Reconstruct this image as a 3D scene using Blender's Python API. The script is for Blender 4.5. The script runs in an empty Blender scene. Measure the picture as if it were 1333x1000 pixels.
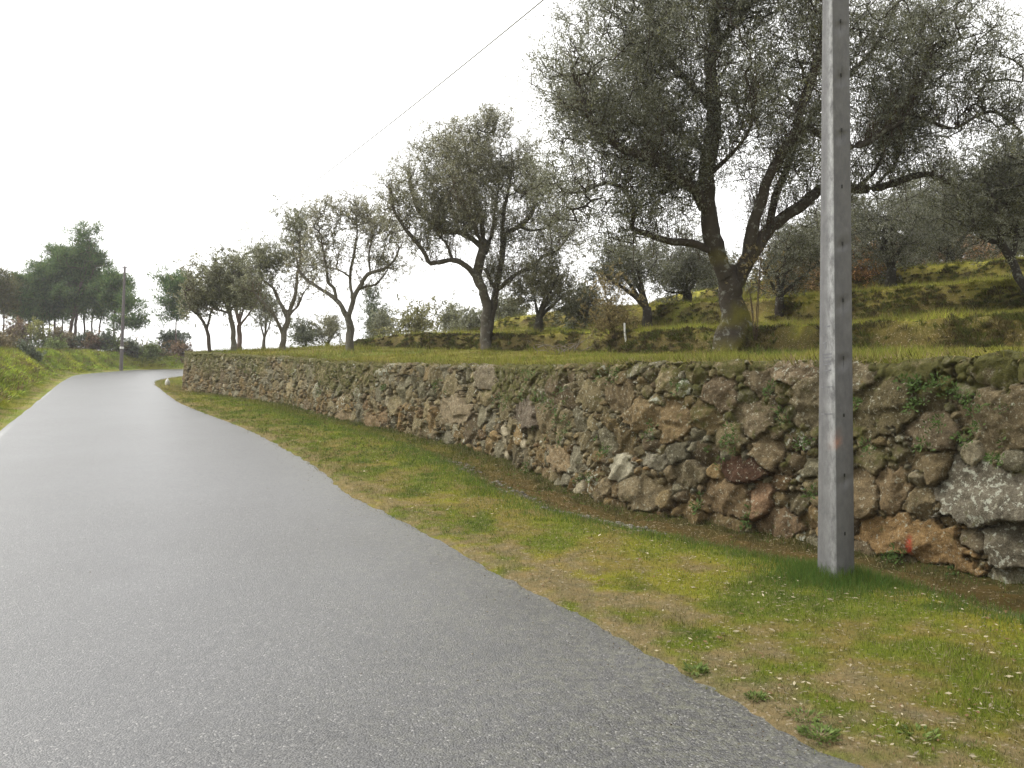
import bpy, math, random
import numpy as np
from mathutils import Vector
random.seed(7)
RNG = np.random.default_rng(7)
sc = bpy.context.scene
C = sc.collection

# ------------------------------------------------------------------ camera, sky, sun, exposure
FPX = 1155.0                       # focal length in pixels of the 1333 px wide photograph
EYE = 2.0
SLOPE = 0.04
cam_d = bpy.data.cameras.new('camera')
cam = bpy.data.objects.new('camera', cam_d); C.objects.link(cam)
cam.location = (0, 0, EYE); cam.rotation_euler = (math.radians(90), 0, 0)
cam_d.sensor_width = 36.0; cam_d.lens = 36.0 * FPX / 1333.0
cam_d.clip_start = 0.1; cam_d.clip_end = 3000
sc.camera = cam
SUN_EL, SUN_AZ = math.radians(50), math.radians(-72)      # azimuth clockwise from +Y
world = bpy.data.worlds.new('World'); sc.world = world; world.use_nodes = True
nt = world.node_tree; nt.nodes.clear()
sky = nt.nodes.new('ShaderNodeTexSky'); sky.sky_type = 'NISHITA'; sky.sun_disc = False
sky.sun_elevation = SUN_EL; sky.sun_rotation = SUN_AZ; sky.dust_density = 4.0; sky.altitude = 300
hs = nt.nodes.new('ShaderNodeHueSaturation'); hs.inputs['Saturation'].default_value = 0.25
ov = nt.nodes.new('ShaderNodeMix'); ov.data_type = 'RGBA'; ov.inputs['Factor'].default_value = 0.88
ov.inputs['B'].default_value = (8.6, 8.55, 8.45, 1)         # the even overcast layer
bg = nt.nodes.new('ShaderNodeBackground'); bg.inputs['Strength'].default_value = 0.10
wo = nt.nodes.new('ShaderNodeOutputWorld')
nt.links.new(sky.outputs[0], hs.inputs['Color']); nt.links.new(hs.outputs[0], ov.inputs['A'])
tc = nt.nodes.new('ShaderNodeTexCoord'); dp = nt.nodes.new('ShaderNodeVectorMath'); dp.operation = 'DOT_PRODUCT'; dp.inputs[1].default_value = (-.62, .70, .35)
mr = nt.nodes.new('ShaderNodeMapRange'); mr.inputs[1].default_value = -1; mr.inputs[2].default_value = 1; mr.inputs[3].default_value = .42; mr.inputs[4].default_value = 1.35
sc_n = nt.nodes.new('ShaderNodeVectorMath'); sc_n.operation = 'SCALE'
nt.links.new(tc.outputs['Generated'], dp.inputs[0]); nt.links.new(dp.outputs['Value'], mr.inputs[0]); nt.links.new(mr.outputs[0], sc_n.inputs['Scale'])
nt.links.new(ov.outputs['Result'], sc_n.inputs[0]); nt.links.new(sc_n.outputs[0], bg.inputs['Color']); nt.links.new(bg.outputs[0], wo.inputs['Surface'])
sun_d = bpy.data.lights.new('sun', 'SUN'); sun_d.energy = 1.5; sun_d.angle = math.radians(14)
sun_d.color = (1.0, 0.96, 0.9)
sun = bpy.data.objects.new('sun', sun_d); C.objects.link(sun)
sd = Vector((math.sin(SUN_AZ) * math.cos(SUN_EL), math.cos(SUN_AZ) * math.cos(SUN_EL), math.sin(SUN_EL)))
sun.rotation_euler = sd.to_track_quat('Z', 'Y').to_euler(); sun.location = (0, 0, 40)
sc.view_settings.view_transform = 'Standard'; sc.view_settings.look = 'None'
sc.view_settings.exposure = 1.0; sc.view_settings.gamma = 1.0
sc.render.engine = 'CYCLES'
sc.cycles.max_bounces = 6; sc.cycles.diffuse_bounces = 3; sc.cycles.glossy_bounces = 2
sc.cycles.transmission_bounces = 3; sc.cycles.caustics_reflective = False; sc.cycles.caustics_refractive = False

# ------------------------------------------------------------------ noise and small maths
def _hash(ix, iy, iz, seed):
    h = (ix.astype(np.int64) * 374761393 + iy.astype(np.int64) * 668265263 + iz.astype(np.int64) * 2147483647 + seed * 974634777) & 0xffffffff
    h = ((h ^ (h >> 13)) * 1274126177) & 0xffffffff
    h = ((h ^ (h >> 16)) * 2246822519) & 0xffffffff
    return ((h ^ (h >> 15)) & 0xffffff) / float(0xffffff)
def vn2(x, y, seed=0):
    x = np.asarray(x, float); y = np.asarray(y, float)
    x, y = np.broadcast_arrays(x, y)
    ix = np.floor(x); iy = np.floor(y); fx = x - ix; fy = y - iy
    fx = fx * fx * (3 - 2 * fx); fy = fy * fy * (3 - 2 * fy); z = np.zeros_like(ix)
    a = _hash(ix, iy, z, seed); b = _hash(ix + 1, iy, z, seed); c = _hash(ix, iy + 1, z, seed); d = _hash(ix + 1, iy + 1, z, seed)
    return (a + (b - a) * fx) * (1 - fy) + (c + (d - c) * fx) * fy
def fbm(x, y, seed=0, oct=4, gain=0.5):
    s = 0; a = 1; t = 0
    for k in range(oct):
        s = s + a * (vn2(np.asarray(x) * 2 ** k + 17.3 * k, np.asarray(y) * 2 ** k - 9.1 * k, seed + k) - 0.5) * 2; t += a; a *= gain
    return s / t
def ss(a, b, x):
    t = np.clip((np.asarray(x, float) - a) / (b - a), 0, 1); return t * t * (3 - 2 * t)
def catmull(P, step):
    P = np.array(P, float); n = len(P); out = []
    Q = np.vstack([2 * P[0] - P[1], P, 2 * P[-1] - P[-2]])
    for i in range(n - 1):
        p0, p1, p2, p3 = Q[i:i + 4]; L = np.linalg.norm(p2[:2] - p1[:2]) if len(p1) == 2 else np.linalg.norm(p2[:3] - p1[:3])
        m = max(2, int(L / step) + 1); t = np.linspace(0, 1, m, endpoint=False)[:, None]
        out.append(0.5 * ((2 * p1) + (-p0 + p2) * t + (2 * p0 - 5 * p1 + 4 * p2 - p3) * t ** 2 + (-p0 + 3 * p1 - 3 * p2 + p3) * t ** 3))
    out.append(P[-1:]); return np.vstack(out)
def gp(px, py, off=0.0):           # point of the sloping base plane seen at a photograph pixel
    d = (EYE - off) / ((py - 500) / FPX + SLOPE); return ((px - 666.5) / FPX * d, d)

# ------------------------------------------------------------------ plan curves
def base(Y):
    Y = np.asarray(Y, float); k = 12.0
    return SLOPE * (Y - k * np.log1p(np.exp((Y - 104) / k)))
WALL = np.array([(13.0, -9), (9.6, -2), (6.5, 3.9), gp(1333, 775, -.13), gp(1087, 722, -.13), (1.35, 11.7), gp(640, 598, -.13), (-2.55, 21.4), gp(440, 548, -.13),
        (-8.6, 33), (-12.4, 38.6), gp(243, 510, -.13), (-17.0, 47.5), (-16.6, 52), (-13.5, 58), (-7, 63), (6, 67), (22, 69)])
RR = np.array([(8.2, -9), (4.6, -1.9), gp(1110, 1000), gp(781, 821), gp(651, 751), gp(557, 700), gp(469, 655), gp(445, 642), gp(408, 610), gp(342, 571), gp(300, 552), gp(240, 529), gp(210, 508), gp(200, 500.5), gp(207, 495), gp(240, 490),
      (-22.6, 70), (-19, 76), (-13, 80), (-4, 83), (8, 85), (26, 86)])
RR[:, 0] -= np.interp(RR[:, 1], [4, 8, 12, 20, 40, 60, 75], [.02, -.02, -.06, -.06, 0, 0, 0])
RL = np.array([(2.6, -9), (-.9, -1.9), (-3.9, 4.2), (-5.6, 7.6), (-7.6, 11.8), gp(0, 563.5), gp(42, 529), gp(62, 512), gp(81, 497), gp(97, 489), gp(118, 486), gp(150, 483),
      (-36.6, 87), (-33.5, 92), (-27, 95), (-17, 97), (-3, 98), (26, 99)])
WALLc = catmull(WALL, 0.5)
RRc = catmull(RR, 0.5); RLc = catmull(RL, 0.5)
def resamp(P, n):
    s = np.r_[0, np.cumsum(np.linalg.norm(np.diff(P, axis=0), axis=1))]; u = np.linspace(0, s[-1], n)
    return np.c_[np.interp(u, s, P[:, 0]), np.interp(u, s, P[:, 1])]
def sdist(P, X, Y):                # signed distance to polyline, positive on the right hand of travel; also arc position
    X = np.asarray(X, float); Y = np.asarray(Y, float); shp = X.shape; x = X.ravel(); y = Y.ravel()
    A = P[:-1]; D = P[1:] - A; L2 = (D ** 2).sum(1); L = np.sqrt(L2); S = np.r_[0, np.cumsum(L)][:-1]
    best = np.full(x.shape, 1e18); sg = np.zeros_like(x); ar = np.zeros_like(x)
    for i in range(len(A)):
        vx = x - A[i, 0]; vy = y - A[i, 1]; t = np.clip((vx * D[i, 0] + vy * D[i, 1]) / L2[i], 0, 1)
        ex = vx - t * D[i, 0]; ey = vy - t * D[i, 1]; d2 = ex * ex + ey * ey; m = d2 < best
        best[m] = d2[m]; sg[m] = np.sign(D[i, 1] * ex - D[i, 0] * ey)[m]; ar[m] = (S[i] + t * L[i])[m]
    return (np.sqrt(best) * np.where(sg == 0, 1, sg)).reshape(shp), ar.reshape(shp)
WALLs = resamp(catmull(WALL, 2), 90); RRs = resamp(catmull(RR, 2), 70); RLs = resamp(catmull(RL, 2), 70)
def htop(Y):                       # top of the wall above the base plane
    return np.interp(Y, [0, 7.7, 9.2, 17.1, 26.1, 35, 44, 55, 70], [2.0, 1.97, 1.88, 1.66, 1.62, 1.72, 1.86, 1.8, 1.5])
_wh = resamp(catmull(WALL, 1), 140); _k = np.hanning(41); _k /= _k.sum()
WALLh = np.c_[[np.convolve(np.pad(_wh[:, c], 20, mode='reflect', reflect_type='odd'), _k, 'valid') for c in (0, 1)]].T[::3]
def NT(X, Y): return sdist(WALLh, X, Y)[0] + .28 * fbm(X * .5, Y * .5, 11, 4)
def HL(X, Y):                      # the lower ground: road bed, verge, ditch, left bank
    z = base(Y)
    dl, _ = sdist(RLs, X, Y); dl = -dl
    nb = fbm(X * .35, Y * .35, 5, 3)
    bh = np.interp(Y, [0, 80, 110, 160], [1.9, 1.8, 1.1, .6])
    z = z + np.where(dl > 0, bh * ss(.5, 3.8, dl + nb * .5) * 1.0 + .012 * np.clip(dl - 4, 0, 60) + .12 * nb * ss(.6, 3, dl), 0)
    dw, _ = sdist(WALLs, X, Y); dw = -dw
    z = z - .17 * np.exp(-((dw - .25) / .55) ** 2) + .03 * ss(0, 1.5, -sdist(RRs, X, Y)[0] * -1) * (dw > 0)
    return z
def HU(X, Y, rough=True):          # the hillside behind the wall with its terraces
    n, _ = sdist(WALLs, X, Y)
    n2 = NT(X, Y) if rough else sdist(WALLh, X, Y)[0]
    f1 = 1 - ss(38, 52, Y); f2 = 1 - ss(42, 56, Y)
    g = .34 * np.clip(n / 6.7, 0, 1) + .58 * f1 * ss(6.8, 7.05, n2) + .34 * f1 * np.clip((n - 7.3) / 4.7, 0, 1) \
        + .76 * f2 * ss(12.1, 12.4, n2) + .55 * f2 * np.clip((n - 12.8) / 5.9, 0, 1) + .7 * f2 * ss(18.9, 19.3, n2) + .9 * f2 * np.clip((n - 19.6) / 10, 0, 1)
    z = base(Y) + htop(Y) + g - .1
    z = z - np.clip((n - 9) / 22, 0, 1.4) * np.clip(Y - 36, 0, 60) * .055
    if rough: z = z + .05 * fbm(X * 2.2, Y * 2.2, 24, 3) * (np.exp(-((n2 - 7) / .6) ** 2) + np.exp(-((n2 - 12.3) / .6) ** 2)) + (.06 * fbm(X * .7, Y * .7, 21, 4) + .03 * fbm(X * 3, Y * 3, 31, 2)) * ss(.2, 1.5, n)
    return z
def W3(px, py, d): return np.array([(px - 666.5) / FPX * d, d, EYE + (500 - py) / FPX * d])
def hit(px, py):
    k = (px - 666.5) / FPX
    Y = np.arange(4, 140, .05); X = k * Y
    n, _ = sdist(WALLs, X, Y)
    on = n > 0.15
    z = np.where(on, HU(X, Y), HL(X, Y))
    ray = EYE + (500 - py) / FPX * Y
    m = (ray <= z) & (on | (Y < 200))
    i = int(np.argmax(m)) if m.any() else len(Y) - 1
    return float(Y[i])
def hitU(px, py, dmax=60):
    k = (px - 666.5) / FPX; Y = np.arange(6, dmax, .05); X = k * Y
    n, _ = sdist(WALLs, X, Y); ok = n > .3; Y = Y[ok]; X = X[ok]
    z = HU(X, Y, False); ray = EYE + (500 - py) / FPX * Y; m = ray <= z
    return float(Y[np.argmax(m)]) if m.any() else float(Y[np.argmin(ray - z)])

# ------------------------------------------------------------------ mesh and object helpers
def mk(name, V, F, mat, parent=None, col=None, smooth=False, attrs=None, mats=None, mi=None):
    V = np.asarray(V, np.float32)
    if parent is not None: V = V - np.array(parent.location, np.float32)
    me = bpy.data.meshes.new(name)
    groups = F if isinstance(F, list) else [F]
    groups = [np.asarray(g, np.int32) for g in groups if len(g)]
    me.vertices.add(len(V)); me.vertices.foreach_set('co', V.ravel())
    nl = sum(g.size for g in groups); nf = sum(len(g) for g in groups)
    me.loops.add(nl); me.polygons.add(nf)
    me.loops.foreach_set('vertex_index', np.concatenate([g.ravel() for g in groups]))
    tot = np.concatenate([np.full(len(g), g.shape[1], np.int32) for g in groups])
    me.polygons.foreach_set('loop_start', np.r_[0, np.cumsum(tot)[:-1]].astype(np.int32))
    if mats:
        for m in mats: me.materials.append(m)
        me.polygons.foreach_set('material_index', np.asarray(mi, np.int32))
    else: me.materials.append(mat)
    if smooth: me.polygons.foreach_set('use_smooth', np.ones(nf, bool))
    me.update(calc_edges=True)
    if col is not None:
        a = me.color_attributes.new('Col', 'FLOAT_COLOR', 'POINT')
        c = np.ones((len(V), 4), np.float32); c[:, :3] = col; a.data.foreach_set('color', c.ravel())
    for k, v in (attrs or {}).items():
        a = me.attributes.new(k, 'FLOAT', 'POINT'); a.data.foreach_set('value', np.asarray(v, np.float32).ravel())
    o = bpy.data.objects.new(name, me); C.objects.link(o)
    if parent is not None: o.parent = parent
    return o
def tag(o, label=None, cat=None, group=None, kind=None):
    if label: o['label'] = label
    if cat: o['category'] = cat
    if group: o['group'] = group
    if kind: o['kind'] = kind
    return o
def thing(name, loc, label, cat, group=None):
    o = bpy.data.objects.new(name, None); C.objects.link(o); o.location = [float(v) for v in loc]; o.empty_display_size = .2
    return tag(o, label, cat, group)
def grid_faces(nr, nc, off=0):
    i = np.arange(nr - 1)[:, None] * nc + np.arange(nc - 1)[None, :]
    return (np.stack([i, i + 1, i + nc + 1, i + nc], -1).reshape(-1, 4) + off)

# ------------------------------------------------------------------ materials
class NB:
    def __init__(s, name):
        s.m = bpy.data.materials.new(name); s.m.use_nodes = True; s.t = s.m.node_tree; s.t.nodes.clear()
        s.out = s.n('ShaderNodeOutputMaterial')
    def n(s, t, **kw):
        x = s.t.nodes.new(t)
        for k, v in kw.items():
            if k.startswith('_'): setattr(x, k[1:], v)
        return x
    def L(s, a, b): s.t.links.new(a, b)
    def coord(s): return s.n('ShaderNodeTexCoord').outputs['Object']
    def noise(s, vec, scale, detail=4, rough=.6, out='Fac'):
        x = s.n('ShaderNodeTexNoise'); x.inputs['Scale'].default_value = scale; x.inputs['Detail'].default_value = detail; x.inputs['Roughness'].default_value = rough
        s.L(vec, x.inputs['Vector']); return x.outputs[out]
    def vor(s, vec, scale, out='Distance', feature='F1'):
        x = s.n('ShaderNodeTexVoronoi'); x.feature = feature; x.inputs['Scale'].default_value = scale; s.L(vec, x.inputs['Vector']); return x.outputs[out]
    def mr(s, v, a, b, c=0., d=1.):
        x = s.n('ShaderNodeMapRange'); x.inputs[1].default_value = a; x.inputs[2].default_value = b; x.inputs[3].default_value = c; x.inputs[4].default_value = d
        s.L(v, x.inputs[0]); return x.outputs[0]
    def mix(s, f, a, b, mode='MIX'):
        x = s.n('ShaderNodeMix'); x.data_type = 'RGBA'; x.blend_type = mode
        for k, v in ((0, f), (6, a), (7, b)):
            if isinstance(v, (int, float)): x.inputs[k].default_value = v
            elif isinstance(v, tuple): x.inputs[k].default_value = (*v, 1)
            else: s.L(v, x.inputs[k])
        return x.outputs[2]
    def math(s, op, a, b=None):
        x = s.n('ShaderNodeMath'); x.operation = op
        for k, v in ((0, a), (1, b)):
            if v is None: continue
            if isinstance(v, (int, float)): x.inputs[k].default_value = v
            else: s.L(v, x.inputs[k])
        return x.outputs[0]
    def attr(s, name, out='Color'):
        x = s.n('ShaderNodeAttribute'); x.attribute_name = name; return x.outputs[out]
    def bump(s, h, strength=.5, dist=.01, prev=None):
        x = s.n('ShaderNodeBump'); x.inputs['Strength'].default_value = strength; x.inputs['Distance'].default_value = dist; s.L(h, x.inputs['Height'])
        if prev is not None: s.L(prev, x.inputs['Normal'])
        return x.outputs[0]
    def bsdf(s, col, rough=.8, spec=.3, normal=None, link=True):
        x = s.n('ShaderNodeBsdfPrincipled')
        if isinstance(col, tuple): x.inputs['Base Color'].default_value = (*col, 1)
        else: s.L(col, x.inputs['Base Color'])
        if isinstance(rough, (int, float)): x.inputs['Roughness'].default_value = rough
        else: s.L(rough, x.inputs['Roughness'])
        x.inputs['Specular IOR Level'].default_value = spec
        if normal is not None: s.L(normal, x.inputs['Normal'])
        if link: s.L(x.outputs[0], s.out.inputs['Surface'])
        return x
def leaf_mat(name, trans=.35, rough=.5, spec=.25):
    b = NB(name); c = b.attr('Col'); p = b.bsdf(c, rough, spec, link=False)
    t = b.n('ShaderNodeBsdfTranslucent'); b.L(c, t.inputs['Color']); m = b.n('ShaderNodeMixShader'); m.inputs[0].default_value = trans
    b.L(p.outputs[0], m.inputs[1]); b.L(t.outputs[0], m.inputs[2]); b.L(m.outputs[0], b.out.inputs['Surface']); return b.m
M_leaf = leaf_mat('leaf_surface', .5); M_grass = leaf_mat('grass_blade', .3, .6, .15)
def m_bark():
    b = NB('bark_surface'); v = b.coord(); c = b.attr('Col')
    n1 = b.noise(v, 9, 6, .7); n2 = b.noise(v, 45, 4, .7)
    col = b.mix(b.mr(n1, .3, .7), b.mix(.5, c, (0.35, .35, .35), 'MULTIPLY'), c)
    col = b.mix(b.mr(b.noise(v, 5.5, 5, .7), .56, .64), col, b.mix(.6, c, (.26, .27, .23)))
    h = b.math('ADD', n1, b.math('MULTIPLY', n2, .4))
    b.bsdf(col, .95, .1, b.bump(h, .9, .03)); return b.m
M_bark = m_bark()
def m_asphalt():
    b = NB('asphalt'); v = b.coord()
    ag = b.vor(v, 95, 'Color'); agd = b.vor(v, 95)
    lum = b.math('MULTIPLY', b.noise(v, 260, 2, .5), 1.0)
    sep = b.n('ShaderNodeSeparateColor'); b.L(ag, sep.inputs[0])
    base_c = b.mix(b.mr(sep.outputs[0], .1, .95), (.020, .020, .020), (.112, .109, .103))
    base_c = b.mix(b.mr(sep.outputs[1], .965, .985), base_c, (.34, .33, .31))
    base_c = b.mix(b.mr(lum, .35, .65), b.mix(.35, base_c, (.12, .12, .12), 'MULTIPLY'), base_c)
    big = b.noise(v, .5, 5, .6); base_c = b.mix(b.mr(big, .35, .7, .0, .35), base_c, (.13, .13, .135))
    lich = b.noise(v, 15, 6, .8); lm = b.mr(lich, .46, .60, 0, .5)
    em = b.math('MULTIPLY', lm, b.mr(b.attr('edge', 'Fac'), 0, 1))
    base_c = b.mix(em, base_c, (.17, .172, .115))
    wh = b.attr('line', 'Fac'); base_c = b.mix(b.math('MULTIPLY', wh, b.mr(b.noise(v, 14, 5, .7), .35, .6, 0, .75)), base_c, (.5, .5, .49))
    patch = b.noise(v, 1.7, 6, .7)
    base_c = b.mix(b.mr(patch, .52, .66, 0, .5), base_c, (.055, .055, .056))
    base_c = b.mix(b.mr(b.noise(v, 16, 6, .8), .53, .62, 0, .75), base_c, (.035, .035, .036)); base_c = b.mix(b.mr(b.noise(v, 55, 3, .75), .60, .66, 0, .8), base_c, (.24, .238, .225))
    nrm = b.bump(b.math('ADD', b.math('MULTIPLY', agd, -1.0), b.noise(v, 30, 4, .7)), .5, .008)
    b.bsdf(base_c, .33, .85, nrm); return b.m
M_asph = m_asphalt()
def m_soil():
    b = NB('turf_and_soil'); v = b.coord(); c = b.attr('Col')
    f = b.noise(v, 38, 6, .75); g = b.noise(v, 7, 5, .65); sp = b.vor(v, 60, 'Color'); sep = b.n('ShaderNodeSeparateColor'); b.L(sp, sep.inputs[0])
    col = b.mix(b.mr(f, .35, .68), b.mix(.75, c, (.32, .30, .28), 'MULTIPLY'), c)
    col = b.mix(b.mr(g, .35, .7, 0, .45), col, b.mix(1.0, c, (1.5, 1.2, .9), 'MULTIPLY'))
    col = b.mix(b.mr(sep.outputs[0], .93, .96, 0, .6), col, (.36, .30, .21))
    b.bsdf(col, .95, .08, b.bump(b.math('ADD', f, g), .9, .03)); return b.m
M_soil = m_soil()
PX_RED = None
def m_stone():
    b = NB('field_stone'); v = b.coord(); c = b.attr('Col'); gap = b.attr('gap', 'Fac'); moss = b.attr('moss', 'Fac'); lic = b.attr('lichen', 'Fac')
    n1 = b.noise(v, 9, 7, .7); n2 = b.noise(v, 42, 6, .75); n3 = b.noise(v, 140, 3, .7)
    col = b.mix(b.mr(n1, .36, .64), b.mix(1., c, (.45, .43, .40), 'MULTIPLY'), b.mix(1.0, c, (1.4, 1.35, 1.25), 'MULTIPLY'))
    col = b.mix(b.mr(n2, .42, .60, .0, .75), col, b.mix(1.0, c, (.5, .45, .38), 'MULTIPLY'))
    col = b.mix(b.mr(n3, .52, .66, 0, .6), col, b.mix(1.0, c, (1.9, 1.85, 1.75), 'MULTIPLY'))
    fl = b.noise(v, 26, 5, .7); col = b.mix(b.mr(fl, .58, .63, 0, .85), col, (.45, .43, .36))
    ln = b.math('ADD', b.noise(v, 13, 6, .7), b.math('MULTIPLY', lic, .16))
    col = b.mix(b.mr(ln, .69, .73, 0, .9), col, b.mix(n2, (.40, .41, .36), (.62, .62, .57)))
    mo = b.math('ADD', b.noise(v, 6, 7, .72), b.math('MULTIPLY', moss, .22))
    col = b.mix(b.mr(mo, .60, .72, 0, .9), col, b.mix(b.mr(n2, .3, .7), (.05, .052, .018), (.15, .145, .045)))
    yo = b.noise(v, 4.3, 5, .7); col = b.mix(b.mr(yo, .66, .72, 0, .6), col, (.20, .13, .035))
    col = b.mix(b.math('MULTIPLY', gap, b.mr(n2, .2, .6, .5, 1.)), col, b.mix(n1, (.035, .026, .016), (.09, .07, .045)))
    red = b.attr('red', 'Fac'); col = b.mix(b.math('MULTIPLY', red, b.mr(n2, .3, .62, .1, 1.)), col, (.5, .045, .03))
    col = b.mix(1.0, col, (1.10, 1.10, .98), 'MULTIPLY')
    h = b.math('ADD', b.math('MULTIPLY', n1, .35), b.math('ADD', b.math('MULTIPLY', n2, 1.2), b.math('MULTIPLY', n3, .5)))
    b.bsdf(col, .92, .15, b.bump(h, 1., .035)); return b.m
M_stone = m_stone()
def simple(name, col, rough=.7, spec=.3, var=.4, scale=20, bump=.3, dist=.005):
    b = NB(name); v = b.coord(); n = b.noise(v, scale, 6, .7)
    c = b.mix(b.mr(n, .3, .7), tuple(x * (1 - var) for x in col), tuple(min(1, x * (1 + var)) for x in col))
    b.bsdf(c, rough, spec, b.bump(n, bump, dist)); return b.m
M_dark = simple('dark_metal_and_hole_shade', (.05, .05, .05), .5, .4)
M_pole2 = simple('weathered_pole', (.16, .14, .14), .85)
M_cable = simple('cable_sheath', (.42, .42, .43), .6)
M_white = simple('white_stone', (.72, .71, .67), .9, .2, .15)

# ------------------------------------------------------------------ road
NS = 420
def along(P, n):                    # stations by fraction, denser near the camera
    s = np.r_[0, np.cumsum(np.linalg.norm(np.diff(P, axis=0), axis=1))]
    u = np.linspace(0, 1, n) ** 1.25 * s[-1]
    return np.c_[np.interp(u, s, P[:, 0]), np.interp(u, s, P[:, 1])]
def match(P, n):                    # stations through the given control points so both edges stay paired
    k = len(P); Q = catmull(P, 1e9)
    out = []
    Pp = np.vstack([2 * P[0] - P[1], P, 2 * P[-1] - P[-2]])
    for i in range(k - 1):
        p0, p1, p2, p3 = Pp[i:i + 4]; t = np.linspace(0, 1, n, endpoint=False)[:, None]
        out.append(0.5 * ((2 * p1) + (-p0 + p2) * t + (2 * p0 - 5 * p1 + 4 * p2 - p3) * t ** 2 + (-p0 + 3 * p1 - 3 * p2 + p3) * t ** 3))
    out.append(P[-1:]); return np.vstack(out)
def build_road():
    R = match(RR, 30); Lf = match(RL, 30); n = min(len(R), len(Lf)); R = R[:n]; Lf = Lf[:n]
    w = np.linalg.norm(R - Lf, axis=1)[:, None]; u = (R - Lf) / w
    R = R + u * .12; Lf2 = Lf - u * .35
    t = np.r_[np.linspace(0, .12, 8), np.linspace(.14, .86, 26), np.linspace(.88, 1, 8)]
    P = Lf2[:, None, :] * (1 - t)[None, :, None] + R[:, None, :] * t[None, :, None]
    X = P[..., 0]; Y = P[..., 1]
    Z = base(Y) + .012 + .035 * (1 - (2 * t[None, :] - 1) ** 2) + .006 * fbm(X * .6, Y * .6, 3, 2)
    dr = np.linalg.norm(P - R[:, None, :], axis=2); dl = np.linalg.norm(P - Lf2[:, None, :], axis=2)
    edge = np.exp(-((dr - .15) / 1.9) ** 2)
    line = np.exp(-((dl - .55) / .07) ** 2) * .9
    V = np.stack([X, Y, Z], -1).reshape(-1, 3)
    o = mk('road', V, grid_faces(n, len(t)), M_asph, smooth=True, attrs={'edge': edge, 'line': line})
    tag(o, kind='structure', label='grey worn asphalt lane climbing and bending to the right'); return o
build_road()

# ------------------------------------------------------------------ colours of the turf
def lerp(a, b, t): return a + (np.asarray(b) - a) * np.asarray(t)[..., None]
def turf_col(X, Y, dr, dw):
    n1 = fbm(X * .8, Y * .8, 41, 4); n2 = fbm(X * 2.3, Y * 2.3, 51, 4); n3 = fbm(X * 7, Y * 7, 61, 3)
    c = np.zeros(X.shape + (3,)) + np.array([.150, .185, .026])
    c = lerp(c, (.235, .235, .034), ss(-.2, .5, n1 + .4 * n2))
    c = lerp(c, (.072, .105, .020), ss(.05, .6, -n2 + .3 * n3) * .8)
    c = lerp(c, (.20, .165, .055), ss(.14, .6, n2 * .7 + n3 * .5 + .42 * ss(2.2, .5, dr)) * .85)
    near = ss(16, 3, Y)
    dirt = ss(.0, .6, 1.15 * ss(.85 + .8 * near, .05, dr) + 1.1 * n3 + .8 * n2 - .60)
    dirt0 = ss(.05, .75, (.22 + .95 * near) * ss(.75 + 1.0 * near, .0, dr) + .8 * n2 + .55 * n3 + .5 * n1 - .34 - .25 * (1 - near))
    c = lerp(c, (.25, .205, .13), dirt * .42)
    c = lerp(c, (.215, .18, .125), dirt0 * .4 * near)
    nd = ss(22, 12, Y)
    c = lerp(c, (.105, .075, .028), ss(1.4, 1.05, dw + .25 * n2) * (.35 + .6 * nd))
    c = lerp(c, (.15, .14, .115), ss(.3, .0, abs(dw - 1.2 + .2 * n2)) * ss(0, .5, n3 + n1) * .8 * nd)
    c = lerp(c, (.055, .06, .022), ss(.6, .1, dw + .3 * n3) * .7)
    return c
def hill_col(X, Y, n):
    n1 = fbm(X * .35, Y * .35, 71, 4); n2 = fbm(X * 1.6, Y * 1.6, 81, 4); n3 = fbm(X * 6, Y * 6, 91, 2)
    c = np.zeros(X.shape + (3,)) + np.array([.195, .195, .036])
    c = lerp(c, (.14, .175, .030), ss(.0, .5, n1))
    c = lerp(c, (.205, .155, .05), ss(.1, .5, n2) * .75)
    c = lerp(c, (.055, .06, .02), ss(.1, .5, -n2 + .3 * n3) * .7)
    nn = NT(X, Y)
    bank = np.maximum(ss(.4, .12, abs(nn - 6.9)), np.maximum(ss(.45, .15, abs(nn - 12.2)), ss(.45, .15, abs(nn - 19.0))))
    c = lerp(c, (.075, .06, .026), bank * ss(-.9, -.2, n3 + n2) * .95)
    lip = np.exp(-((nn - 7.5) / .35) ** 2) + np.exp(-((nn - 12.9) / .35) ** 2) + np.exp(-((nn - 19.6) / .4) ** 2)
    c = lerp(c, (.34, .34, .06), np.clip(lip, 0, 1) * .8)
    c = c * 1.18
    return c

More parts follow.
